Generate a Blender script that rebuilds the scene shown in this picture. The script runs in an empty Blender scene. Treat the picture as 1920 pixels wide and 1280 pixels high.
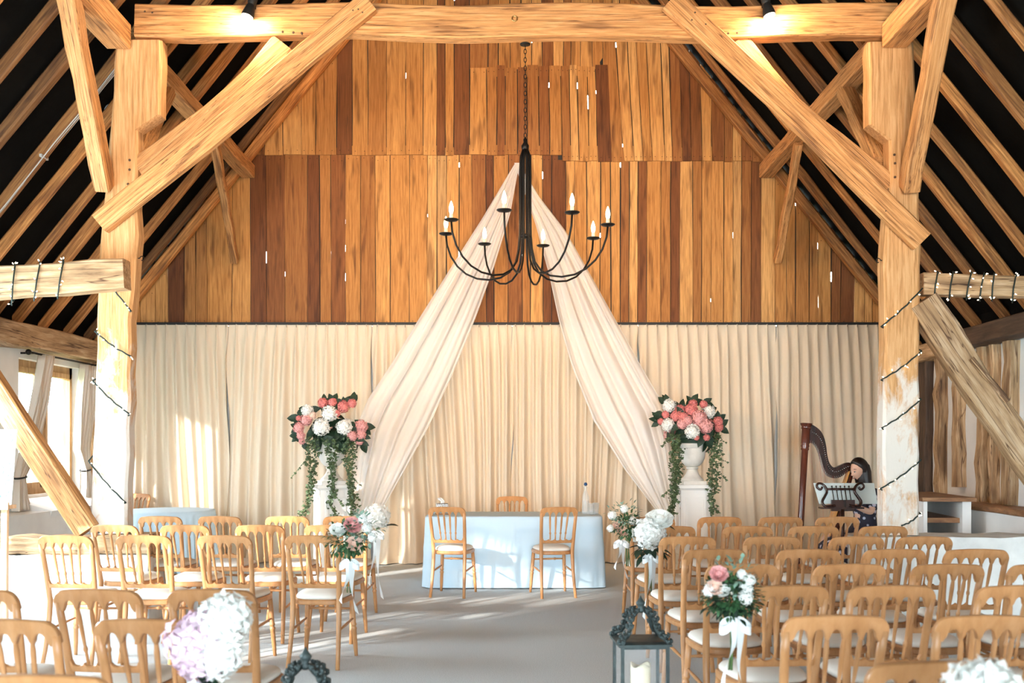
import bpy, bmesh, math, random
from mathutils import Vector, Matrix, noise
R = math.radians
S = bpy.context.scene
COL = S.collection
rnd = random.Random(7)

# ------------------------------------------------------------------ camera
FPX = 1866.7          # 35 mm lens on a 36 mm sensor, 1920 px wide
VX, VY, CAMH = 950.0, 838.0, 1.48
cam_d = bpy.data.cameras.new('camera'); cam = bpy.data.objects.new('camera', cam_d); COL.objects.link(cam)
cam.location = (0, 0, CAMH); cam.rotation_euler = (R(90), 0, 0)
cam_d.lens = 35; cam_d.sensor_width = 36; cam_d.clip_start = .05
cam_d.shift_x = (960 - VX) / 1920; cam_d.shift_y = (VY - 640) / 1920
cam_d.dof.use_dof = True; cam_d.dof.focus_distance = 10.5; cam_d.dof.aperture_fstop = 3.2
S.camera = cam

# ------------------------------------------------------------------ world, sun, daylight, exposure
W = bpy.data.worlds.new('world'); S.world = W; W.use_nodes = True
W.node_tree.nodes['Background'].inputs[0].default_value = (.86, .93, 1.0, 1)
W.node_tree.nodes['Background'].inputs[1].default_value = 14.0

def light(name, kind, loc, energy, color, rot=None, target=None, **kw):
    d = bpy.data.lights.new(name, kind); o = bpy.data.objects.new(name, d); COL.objects.link(o)
    o.location = loc; d.energy = energy; d.color = color
    if target is not None:
        o.rotation_euler = (Vector(target) - Vector(loc)).to_track_quat('-Z', 'Y').to_euler()
    if rot is not None: o.rotation_euler = rot
    for k, v in kw.items(): setattr(d, k, v)
    return o

SUN_AZ, SUN_EL = R(42), R(13.5)
sdir = Vector((math.cos(SUN_EL) * math.sin(SUN_AZ), math.cos(SUN_EL) * math.cos(SUN_AZ), -math.sin(SUN_EL)))
sun = light('sun', 'SUN', (-20, -12, 12), 11, (1.0, .93, .84), angle=R(2.2))
sun.rotation_euler = sdir.to_track_quat('-Z', 'Y').to_euler()
DAY = (.69, .88, 1.0)
# daylight standing in the big open barn doors behind the photographer and in the side windows
light('daylight_barn_doors', 'AREA', (0, -7.9, 1.5), 1080, DAY, rot=(R(90), 0, 0), shape='RECTANGLE', size=5.0, size_y=2.8)
for wy, we in ((7.2, 190), (3.8, 85)):
    light('daylight_window', 'AREA', (-5.2, wy, 1.7), we, DAY, rot=(0, R(-90), 0), shape='RECTANGLE', size=1.45, size_y=2.2)
WARM = (1.0, .57, .26)
S.view_settings.view_transform = 'Standard'; S.view_settings.look = 'None'
S.view_settings.exposure = 0.50; S.view_settings.gamma = 1.0
S.view_settings.use_curve_mapping = False

def P(x, y, Y):
    return Vector(((x - VX) / FPX * Y, Y, CAMH + (VY - y) / FPX * Y))

# ------------------------------------------------------------------ materials
MT = {}
def nm(name):
    m = bpy.data.materials.new(name); m.use_nodes = True
    nt = m.node_tree; b = nt.nodes['Principled BSDF']
    MT[name] = m
    return m, nt, b
def N(nt, t, **kw):
    n = nt.nodes.new(t)
    for k, v in kw.items():
        if k.startswith('i_'):
            key = k[2:]; key = int(key) if key.isdigit() else key
            n.inputs[key].default_value = v
        else: setattr(n, k, v)
    return n
def ramp(nt, stops):
    n = nt.nodes.new('ShaderNodeValToRGB'); cr = n.color_ramp
    while len(cr.elements) > 1: cr.elements.remove(cr.elements[-1])
    cr.elements[0].position = stops[0][0]; cr.elements[0].color = (*stops[0][1], 1)
    for p, c in stops[1:]:
        e = cr.elements.new(p); e.color = (*c, 1)
    return n
def coords(nt, scale, rand=True):
    tc = N(nt, 'ShaderNodeTexCoord')
    mp = N(nt, 'ShaderNodeMapping'); mp.inputs['Scale'].default_value = scale
    nt.links.new(tc.outputs['Object'], mp.inputs['Vector'])
    if rand:
        oi = N(nt, 'ShaderNodeObjectInfo')
        mu = N(nt, 'ShaderNodeMath', operation='MULTIPLY', i_1=37.0)
        nt.links.new(oi.outputs['Random'], mu.inputs[0])
        nt.links.new(mu.outputs[0], mp.inputs['Location'])
    return mp
def plain(name, col, rough=.6, metal=0.0, bump=0, bscale=60, var=0.0, vscale=8, **kw):
    m, nt, b = nm(name)
    b.inputs['Base Color'].default_value = (*col, 1); b.inputs['Roughness'].default_value = rough
    b.inputs['Metallic'].default_value = metal
    for k, v in kw.items(): b.inputs[k].default_value = v
    if var or bump:
        mp = coords(nt, (1, 1, 1))
        if var:
            n = N(nt, 'ShaderNodeTexNoise', i_Scale=vscale, i_Detail=4.0)
            nt.links.new(mp.outputs[0], n.inputs['Vector'])
            r = ramp(nt, [(.3, tuple(c * (1 - var) for c in col)), (.7, tuple(min(1, c * (1 + var)) for c in col))])
            nt.links.new(n.outputs['Fac'], r.inputs[0]); nt.links.new(r.outputs[0], b.inputs['Base Color'])
        if bump:
            n2 = N(nt, 'ShaderNodeTexNoise', i_Scale=bscale, i_Detail=3.0)
            nt.links.new(mp.outputs[0], n2.inputs['Vector'])
            bp = N(nt, 'ShaderNodeBump', i_Strength=bump, i_Distance=.01)
            nt.links.new(n2.outputs['Fac'], bp.inputs['Height']); nt.links.new(bp.outputs[0], b.inputs['Normal'])
    return m
def wood(name, dark, mid, lite, grain=(1, 12, 12), rough=.7, rvar=.35, bump=.35, tones=None, knots=True, crack=0.0):
    m, nt, b = nm(name)
    mp = coords(nt, grain)
    n1 = N(nt, 'ShaderNodeTexNoise', i_Scale=2.2, i_Detail=8.0, i_Roughness=.62, i_Distortion=.4)
    nt.links.new(mp.outputs[0], n1.inputs['Vector'])
    r = ramp(nt, [(.28, dark), (.5, mid), (.72, lite)])
    nt.links.new(n1.outputs['Fac'], r.inputs[0])
    oi = N(nt, 'ShaderNodeObjectInfo')
    last = r.outputs[0]
    if tones:
        cr = ramp(nt, tones); cr.color_ramp.interpolation = 'LINEAR'
        nt.links.new(oi.outputs['Random'], cr.inputs[0])
        mx = N(nt, 'ShaderNodeMix', data_type='RGBA', blend_type='MULTIPLY', i_0=1.0)
        nt.links.new(last, mx.inputs[6]); nt.links.new(cr.outputs[0], mx.inputs[7]); last = mx.outputs[2]
    elif rvar:
        hs = N(nt, 'ShaderNodeHueSaturation')
        mr = N(nt, 'ShaderNodeMapRange', i_3=1 - rvar, i_4=1 + rvar * .6)
        nt.links.new(oi.outputs['Random'], mr.inputs[0]); nt.links.new(mr.outputs[0], hs.inputs['Value'])
        nt.links.new(last, hs.inputs['Color']); last = hs.outputs[0]
    if knots:
        mp2 = coords(nt, tuple(1.0 + .25 * (g - 1) for g in grain))
        v = N(nt, 'ShaderNodeTexNoise', i_Scale=1.7, i_Detail=2.0); nt.links.new(mp2.outputs[0], v.inputs['Vector'])
        r2 = ramp(nt, [(.30, (.42, .36, .32)), (.42, (1, 1, 1))]); nt.links.new(v.outputs['Fac'], r2.inputs[0])
        mx = N(nt, 'ShaderNodeMix', data_type='RGBA', blend_type='MULTIPLY', i_0=.8)
        nt.links.new(last, mx.inputs[6]); nt.links.new(r2.outputs[0], mx.inputs[7]); last = mx.outputs[2]
    if crack:
        mp3 = coords(nt, tuple(g * (.35 if g == min(grain) else 1.6) for g in grain))
        v = N(nt, 'ShaderNodeTexNoise', i_Scale=1.1, i_Detail=3.0, i_Distortion=.8); nt.links.new(mp3.outputs[0], v.inputs['Vector'])
        r3 = ramp(nt, [(.478, (1, 1, 1)), (.497, (.18, .10, .05)), (.503, (.18, .10, .05)), (.522, (1, 1, 1))]); nt.links.new(v.outputs['Fac'], r3.inputs[0])
        mx = N(nt, 'ShaderNodeMix', data_type='RGBA', blend_type='MULTIPLY', i_0=crack)
        nt.links.new(last, mx.inputs[6]); nt.links.new(r3.outputs[0], mx.inputs[7]); last = mx.outputs[2]
    nt.links.new(last, b.inputs['Base Color'])
    b.inputs['Roughness'].default_value = rough
    bp = N(nt, 'ShaderNodeBump', i_Strength=bump, i_Distance=.012)
    nt.links.new(n1.outputs['Fac'], bp.inputs['Height']); nt.links.new(bp.outputs[0], b.inputs['Normal'])
    return m

TONES = [(0, (.22, .09, .035)), (.14, (.38, .18, .07)), (.28, (.55, .30, .115)), (.5, (.70, .41, .16)), (.72, (.82, .52, .23)), (.92, (.95, .67, .35)), (1.0, (.50, .40, .27))]
wood('plank_wood', (.42, .28, .155), (.70, .54, .36), (.92, .77, .56), grain=(24, 24, 1.2), tones=TONES, rough=.75)
wood('oak', (.32, .135, .038), (.63, .305, .105), (.78, .45, .20), grain=(1.3, 26, 26), rvar=.15, crack=.9)
wood('oak_upright', (.34, .20, .09), (.60, .39, .20), (.74, .54, .31), grain=(26, 26, 1.3), rvar=.15, crack=.8)
wood('rafter_wood', (.12, .04, .011), (.42, .17, .045), (.68, .33, .105), grain=(1.3, 26, 26), rvar=.65)
wood('old_oak', (.22, .12, .055), (.50, .31, .155), (.72, .53, .34), grain=(1, 9, 9), rvar=.2, crack=.9)
wood('old_stud', (.20, .12, .06), (.46, .31, .16), (.66, .49, .29), grain=(9, 9, 1), rvar=.3, crack=.9)
wood('dark_beam', (.035, .02, .012), (.09, .05, .03), (.16, .09, .05), grain=(1, 9, 9), rvar=.1)
wood('chair_wood', (.43, .19, .068), (.53, .255, .10), (.60, .31, .14), grain=(9, 9, 1.6), rough=.38, rvar=.13, bump=.05, knots=False)
wood('sill_wood', (.12, .05, .02), (.27, .125, .05), (.42, .22, .10), grain=(3, 12, 12), rvar=.1, rough=.5)
wood('window_wood', (.30, .16, .07), (.46, .27, .12), (.58, .37, .19), grain=(9, 9, 1), rvar=.1)
wood('harp_wood', (.035, .010, .006), (.085, .022, .012), (.15, .04, .02), grain=(9, 9, 1), rvar=0, rough=.22, bump=.03, knots=False)
wood('harp_soundwood', (.50, .22, .05), (.68, .34, .09), (.80, .45, .15), grain=(9, 9, 1), rvar=0, rough=.35, bump=.05, knots=False)
wood('easel_wood', (.62, .36, .19), (.74, .47, .27), (.82, .56, .36), grain=(9, 9, 1.5), rvar=0, rough=.5, bump=.05, knots=False)
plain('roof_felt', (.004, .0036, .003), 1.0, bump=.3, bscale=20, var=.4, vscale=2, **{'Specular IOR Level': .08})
plain('plaster', (.80, .79, .76), .9, bump=.25, bscale=14, var=.06, vscale=3)
plain('rubble_white', (.76, .75, .71), .9, bump=.9, bscale=9, var=.14, vscale=5)
plain('linen', (.72, .615, .475), .9, bump=.12, bscale=500)
plain('window_linen', (.72, .66, .58), .9, bump=.12, bscale=400)
plain('iron', (.012, .011, .010), .45, metal=.6)
wood('stand_wood', (.012, .005, .004), (.030, .010, .007), (.055, .018, .011), grain=(9, 9, 1), rvar=0, rough=.25, bump=.03, knots=False)
plain('black', (.01, .01, .01), .6)
plain('cloth_blue', (.56, .73, .85), .85, bump=.08, bscale=300)
plain('cushion', (.82, .78, .70), .85, bump=.12, bscale=350)
plain('stone_white', (.74, .73, .68), .7, bump=.2, bscale=40, var=.07, vscale=12)
plain('petal_white', (.86, .86, .81), .7, var=.12, vscale=4)
plain('petal_pink', (.78, .24, .22), .7, var=.35, vscale=3.5)
plain('petal_rose', (.84, .38, .36), .7, var=.32, vscale=3.5)
plain('petal_blush', (.88, .62, .50), .7, var=.1, vscale=30)
plain('petal_lilac', (.80, .60, .70), .7, var=.15, vscale=3)
plain('leaf_dark', (.010, .034, .015), .6, var=.5, vscale=6)
plain('leaf_mid', (.035, .10, .035), .5, var=.4, vscale=14)
plain('leaf_ivy', (.06, .10, .04), .5, var=.75, vscale=40)
plain('leaf_grey', (.20, .32, .24), .6, var=.3, vscale=20)
plain('stem', (.09, .16, .05), .6)
plain('satin', (.84, .88, .88), .38)
plain('lantern_metal', (.045, .062, .060), .55, metal=.3, bump=.3, bscale=60, var=.4, vscale=20)
plain('wax', (.90, .80, .58), .5)
plain('wire_green', (.008, .022, .018), .6)
plain('chrome', (.8, .8, .8), .12, metal=1)
plain('skin', (.72, .45, .33), .5)
plain('hair', (.012, .007, .006), .38)
plain('lip', (.50, .16, .14), .45)
plain('paper', (.62, .72, .72), .8)
plain('sign_white', (.90, .92, .93), .6)
plain('ink_blue', (.08, .15, .28), .7)
plain('white_paint', (.80, .80, .77), .5)
plain('stopper', (.01, .06, .16), .3)
plain('ceramic', (.85, .85, .83), .3)
plain('cable', (.55, .52, .48), .6)
plain('nail', (.02, .012, .008), .6, metal=.3)
plain('grass', (.06, .12, .03), .9, var=.4, vscale=3)
plain('outdoor_leaf', (.10, .20, .05), .6)
plain('bark', (.10, .07, .045), .9)
plain('brass', (.55, .38, .16), .3, metal=1)
def emit(name, col, st):
    m, nt, b = nm(name); b.inputs['Base Color'].default_value = (0, 0, 0, 1)
    b.inputs['Emission Color'].default_value = (*col, 1); b.inputs['Emission Strength'].default_value = st
emit('bulb_glow', (1.0, .80, .52), 14)
emit('fairy_glow', (1.0, .82, .58), 9)
emit('lamp_glow', (1.0, .86, .66), 12)
emit('flame_glow', (1.0, .75, .4), 3)
def thin(name, col, alpha, rough=.1, trans=0.0):
    """thin see-through sheet: part plain transparent, part surface"""
    m, nt, b = nm(name)
    b.inputs['Base Color'].default_value = (*col, 1); b.inputs['Roughness'].default_value = rough
    tr = N(nt, 'ShaderNodeBsdfTransparent'); mx = N(nt, 'ShaderNodeMixShader', i_0=alpha)
    out = nt.nodes['Material Output']
    last = b.outputs[0]
    if trans:
        tl = N(nt, 'ShaderNodeBsdfTranslucent'); tl.inputs[0].default_value = (*col, 1)
        m2 = N(nt, 'ShaderNodeMixShader', i_0=trans)
        nt.links.new(b.outputs[0], m2.inputs[1]); nt.links.new(tl.outputs[0], m2.inputs[2]); last = m2.outputs[0]
    nt.links.new(tr.outputs[0], mx.inputs[1]); nt.links.new(last, mx.inputs[2]); nt.links.new(mx.outputs[0], out.inputs['Surface'])
    return m
thin('voile', (.98, .965, .94), .70, .9, .10)
thin('pane_glass', (.9, .95, .95), .05, .02)
thin('tumbler_glass', (.75, .85, .88), .22, .03)
# carpet
m, nt, b = nm('carpet')
mp = coords(nt, (1, 1, 1), False)
n = N(nt, 'ShaderNodeTexNoise', i_Scale=190.0, i_Detail=2.0); nt.links.new(mp.outputs[0], n.inputs['Vector'])
r = ramp(nt, [(.3, (.39, .425, .435)), (.5, (.56, .61, .625)), (.72, (.74, .79, .81))]); nt.links.new(n.outputs['Fac'], r.inputs[0])
nt.links.new(r.outputs[0], b.inputs['Base Color']); b.inputs['Roughness'].default_value = .95
bp = N(nt, 'ShaderNodeBump', i_Strength=.4, i_Distance=.006); nt.links.new(n.outputs['Fac'], bp.inputs['Height']); nt.links.new(bp.outputs[0], b.inputs['Normal'])
# flaking whitewash that was brushed on the lower length of the old posts
m, nt, b = nm('limewashed_oak')
mp = coords(nt, (26, 26, 1.3), False)
n1 = N(nt, 'ShaderNodeTexNoise', i_Scale=2.2, i_Detail=8.0, i_Roughness=.62, i_Distortion=.4); nt.links.new(mp.outputs[0], n1.inputs['Vector'])
r = ramp(nt, [(.28, (.34, .16, .05)), (.5, (.62, .335, .135)), (.72, (.76, .48, .24))]); nt.links.new(n1.outputs['Fac'], r.inputs[0])
tc = N(nt, 'ShaderNodeTexCoord'); sx = N(nt, 'ShaderNodeSeparateXYZ'); nt.links.new(tc.outputs['Object'], sx.inputs[0])
mr = N(nt, 'ShaderNodeMapRange', i_1=1.6, i_2=3.4, i_3=1.0, i_4=0.0); nt.links.new(sx.outputs['Z'], mr.inputs[0])
n2 = N(nt, 'ShaderNodeTexNoise', i_Scale=3.4, i_Detail=9.0, i_Roughness=.72, i_Distortion=.5)
mp2 = coords(nt, (1.6, 1.6, .8), False); nt.links.new(mp2.outputs[0], n2.inputs['Vector'])
su = N(nt, 'ShaderNodeMath', operation='MULTIPLY_ADD', i_1=.52, i_2=-.40); nt.links.new(mr.outputs[0], su.inputs[0])
ad = N(nt, 'ShaderNodeMath', operation='ADD'); nt.links.new(su.outputs[0], ad.inputs[0]); nt.links.new(n2.outputs['Fac'], ad.inputs[1])
r2 = ramp(nt, [(.44, (0, 0, 0)), (.60, (1, 1, 1))]); nt.links.new(ad.outputs[0], r2.inputs[0])
mx = N(nt, 'ShaderNodeMix', data_type='RGBA'); mx.inputs[7].default_value = (.72, .66, .58, 1)
nt.links.new(r2.outputs[0], mx.inputs[0]); nt.links.new(r.outputs[0], mx.inputs[6]); nt.links.new(mx.outputs[2], b.inputs['Base Color'])
b.inputs['Roughness'].default_value = .8
bp = N(nt, 'ShaderNodeBump', i_Strength=.5, i_Distance=.012); nt.links.new(n2.outputs['Fac'], bp.inputs['Height']); nt.links.new(bp.outputs[0], b.inputs['Normal'])
# printed dress: dark cloth with pale blossoms
m, nt, b = nm('floral_dress')
mp = coords(nt, (1, 1, 1), False); v = N(nt, 'ShaderNodeTexVoronoi', i_Scale=16.0); nt.links.new(mp.outputs[0], v.inputs['Vector'])
r = ramp(nt, [(.0, (.75, .55, .58)), (.30, (.45, .50, .62)), (.36, (.012, .012, .03)), (1, (.012, .012, .03))]); nt.links.new(v.outputs['Distance'], r.inputs[0])
nt.links.new(r.outputs[0], b.inputs['Base Color']); b.inputs['Roughness'].default_value = .7

# ------------------------------------------------------------------ object helpers
def link(name, data, parent=None):
    o = bpy.data.objects.new(name, data); COL.objects.link(o)
    if parent is not None: o.parent = parent
    return o
def tag(o, label=None, cat=None, group=None, kind=None):
    if label: o['label'] = label
    if cat: o['category'] = cat
    if group: o['group'] = group
    if kind: o['kind'] = kind
    return o
def thing(name, label, cat, loc=(0, 0, 0), rz=0, group=None):
    o = link(name, None); o.location = loc; o.rotation_euler = (0, 0, rz); o.empty_display_size = .1
    return tag(o, label, cat, group)
def copy_tree(o, parent=None):
    c = o.copy(); COL.objects.link(c); c.parent = parent
    for ch in list(o.children): copy_tree(ch, c)
    return c

class MB:
    def __init__(s): s.v = []; s.f = []; s.mi = []; s.cur = 0
    def add(s, vs, fs):
        o = len(s.v); s.v += [tuple(v) for v in vs]
        for f in fs: s.f.append(tuple(i + o for i in f)); s.mi.append(s.cur)
        return s
    def box(s, x0, x1, y0, y1, z0, z1):
        return s.add([(x0, y0, z0), (x1, y0, z0), (x1, y1, z0), (x0, y1, z0), (x0, y0, z1), (x1, y0, z1), (x1, y1, z1), (x0, y1, z1)],
                     [(3, 2, 1, 0), (4, 5, 6, 7), (0, 1, 5, 4), (1, 2, 6, 5), (2, 3, 7, 6), (3, 0, 4, 7)])
    def rings(s, rings, cap=True, close=False):
        n = len(rings[0]); vs = [p for r in rings for p in r]; fs = []
        m = len(rings)
        for i in range(m if close else m - 1):
            a = i * n; b_ = ((i + 1) % m) * n
            for j in range(n):
                k = (j + 1) % n
                fs.append((a + j, a + k, b_ + k, b_ + j))
        if cap and not close:
            fs.append(tuple(range(n - 1, -1, -1))); fs.append(tuple((m - 1) * n + j for j in range(n)))
        return s.add(vs, fs)
    def tube(s, pts, r, n=8, cap=True, flat=1.0, up=None):
        pts = [Vector(p) for p in pts]; rs = r if isinstance(r, (list, tuple)) else [r] * len(pts)
        rings = []; u = None
        for i, p in enumerate(pts):
            d = (pts[min(i + 1, len(pts) - 1)] - pts[max(i - 1, 0)])
            if d.length < 1e-9: d = Vector((0, 0, 1))
            d.normalize()
            if u is None:
                a = Vector(up) if up else (Vector((0, 0, 1)) if abs(d.z) < .9 else Vector((1, 0, 0)))
                u = (a - d * a.dot(d)).normalized()
            else:
                u = u - d * u.dot(d)
                u = u.normalized() if u.length > 1e-6 else d.orthogonal().normalized()
            w = d.cross(u)
            rings.append([p + (u * math.cos(2 * math.pi * k / n) + w * math.sin(2 * math.pi * k / n) * flat) * rs[i] for k in range(n)])
        return s.rings(rings, cap)
    def lathe(s, prof, n=16, c=(0, 0, 0), axis=None, flute=None):
        """prof: (radius, height) from bottom to top about z (or along axis vector)"""
        c = Vector(c); q = Vector(axis).normalized().to_track_quat('Z', 'Y') if axis else None
        rings = []
        for r_, h in prof:
            ring = []
            for k in range(n):
                a = 2 * math.pi * k / n
                rr = r_ * (1 + (flute * math.cos(k * math.pi) if flute else 0))
                v = Vector((rr * math.cos(a), rr * math.sin(a), h))
                if q: v = q @ v
                ring.append(c + v)
            rings.append(ring)
        return s.rings(rings)
    def grid(s, pts):
        """pts[row][col]"""
        m, n = len(pts), len(pts[0])
        return s.add([p for r_ in pts for p in r_], [(i * n + j, i * n + j + 1, (i + 1) * n + j + 1, (i + 1) * n + j) for i in range(m - 1) for j in range(n - 1)])
    def prism(s, poly, y0, y1):
        """poly: (x,z) outline, extruded along y"""
        n = len(poly); vs = [(x, y0, z) for x, z in poly] + [(x, y1, z) for x, z in poly]
        fs = [tuple(range(n)), tuple(range(2 * n - 1, n - 1, -1))] + [((i + 1) % n, i, n + i, n + (i + 1) % n) for i in range(n)]
        return s.add(vs, fs)
    def ball(s, c, r, n=8, m=6, sq=(1, 1, 1)):
        c = Vector(c)
        rings = [[c + Vector((math.cos(2 * math.pi * k / n) * math.sin(t) * r * sq[0], math.sin(2 * math.pi * k / n) * math.sin(t) * r * sq[1], -math.cos(t) * r * sq[2])) for k in range(n)]
                 for t in [math.pi * (i + .02) / m if i == 0 else math.pi * (i - .02) / m if i == m else math.pi * i / m for i in range(m + 1)]]
        return s.rings(rings)
    def data(s, name, mats, smooth=False):
        me = bpy.data.meshes.new(name); me.from_pydata(s.v, [], s.f)
        mats = [mats] if isinstance(mats, str) else mats
        for m_ in mats: me.materials.append(MT[m_])
        if len(mats) > 1:
            for p, i in zip(me.polygons, s.mi): p.material_index = i
        bm = bmesh.new(); bm.from_mesh(me); bmesh.ops.recalc_face_normals(bm, faces=bm.faces); bm.to_mesh(me); bm.free()
        if smooth:
            me.polygons.foreach_set('use_smooth', [True] * len(me.polygons))
            if smooth is not True:
                me.set_sharp_from_angle(angle=R(smooth))
        return me
    def build(s, name, mats, parent=None, smooth=False):
        return link(name, s.data(name, mats, smooth), parent)

def crom(pts, k=5, closed=False):
    pts = [Vector(p) for p in pts]; n = len(pts); out = []
    for i in range(n if closed else n - 1):
        g = lambda j: pts[j % n] if closed else pts[min(max(j, 0), n - 1)]
        a, b_, c, d = g(i - 1), g(i), g(i + 1), g(i + 2)
        for q in range(k):
            t = q / k
            out.append(.5 * ((2 * b_) + (c - a) * t + (2 * a - 5 * b_ + 4 * c - d) * t * t + (3 * b_ - a - 3 * c + d) * t ** 3))
    if not closed: out.append(pts[-1])
    return out
def rect_ring(c, u, w, hu, hw, ch):
    """chamfered rectangle about c, half sizes hu, hw"""
    out = []
    for a, b_ in ((hu - ch, hw), (hu, hw - ch), (hu, -hw + ch), (hu - ch, -hw), (-hu + ch, -hw), (-hu, -hw + ch), (-hu, hw - ch), (-hu + ch, hw)):
        out.append(c + u * a + w * b_)
    return out
def timber(name, pts, wid, dep, mat, parent=None, jit=.008, ch=.012, seg=7, side=(0, 1, 0), seed=None, taper=None, sm=True):
    """hewn timber along pts; wid across (in the plane), dep along `side`. The mesh lies along its own local x."""
    rr = random.Random(seed if seed is not None else rnd.randrange(1 << 30))
    pts = [Vector(p) for p in pts]
    if len(pts) == 2:
        pts = [pts[0].lerp(pts[1], i / seg) for i in range(seg + 1)]
    ax = (pts[-1] - pts[0]).normalized(); sd = Vector(side); sd = (sd - ax * sd.dot(ax)).normalized(); up = ax.cross(sd)
    M = Matrix((ax, sd, up)).transposed().to_4x4(); M.translation = pts[0]
    Mi = M.inverted(); lp = [Mi @ p for p in pts]
    rings = []
    for i, p in enumerate(lp):
        t = i / (len(lp) - 1)
        d = (lp[min(i + 1, len(lp) - 1)] - lp[max(i - 1, 0)]).normalized()
        w = Vector((0, 1, 0)); w = (w - d * w.dot(d)).normalized(); u = d.cross(w)
        k = 1.0 if not taper else taper[0] + (taper[1] - taper[0]) * t
        c = p + Vector((0, rr.uniform(-jit, jit), rr.uniform(-jit, jit)))
        rings.append(rect_ring(c, u, w, wid / 2 * k + rr.uniform(-jit, jit) * .6, dep / 2 * k + rr.uniform(-jit, jit) * .6, ch))
    mb = MB(); mb.rings(rings)
    o = mb.build(name, mat, parent, smooth=28 if sm else False)
    o.matrix_local = M
    return o
# ================================================================== the barn
YB = 12.85            # gable wall
XW = 5.27             # side walls
YF = -8.0             # doors end
YT = 8.5              # truss
def roofz(x, off=0.0): return 9.32 - 1.244 * abs(x) + off

floor = MB().box(-XW - .3, XW + .3, YF - .2, YB + .3, -.12, 0).build('floor', 'carpet'); tag(floor, kind='structure')
lawn = MB().box(-60, 60, -60, 60, -.5, -.25).build('ground', 'grass'); tag(lawn, kind='structure')

# ---- ceiling: two dark slopes, each rafter a piece of its own
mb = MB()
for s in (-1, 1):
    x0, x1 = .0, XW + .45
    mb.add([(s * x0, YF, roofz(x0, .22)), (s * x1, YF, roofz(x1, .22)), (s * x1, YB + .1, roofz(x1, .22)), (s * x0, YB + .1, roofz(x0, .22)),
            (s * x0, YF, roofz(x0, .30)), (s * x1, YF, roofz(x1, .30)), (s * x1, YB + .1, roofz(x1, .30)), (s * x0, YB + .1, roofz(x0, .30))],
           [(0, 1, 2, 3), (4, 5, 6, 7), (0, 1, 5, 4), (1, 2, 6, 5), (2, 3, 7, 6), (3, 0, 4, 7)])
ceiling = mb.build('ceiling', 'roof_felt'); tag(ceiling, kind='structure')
rr = random.Random(21)
for s, step, y0 in ((-1, .58, 3.2), (1, .62, 3.1)):
    y = y0
    while y < YB - .05:
        yy = min(y + rr.uniform(-.05, .05), YB - .09)
        nrm = Vector((s * 1.244, 0, 1)).normalized()
        a = Vector((s * (XW + .15), yy, roofz(XW + .15))) + nrm * .052; b_ = Vector((s * .06, yy + rr.uniform(-.06, .06), roofz(.06))) + nrm * .052
        timber('rafter', [a, b_], rr.uniform(.085, .115), rr.uniform(.06, .10), 'rafter_wood', ceiling, jit=.012, ch=.014, seg=9, seed=rr.randrange(9999))
        y += step
    # the rafter lying against the gable boards
    timber('rafter', [Vector((s * (XW + .1), YB - .14, roofz(XW + .1, -.02))), Vector((s * .06, YB - .14, roofz(.06, -.02)))], .12, .10, 'rafter_wood', ceiling, jit=.012, seg=9, seed=5 + s)

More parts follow.
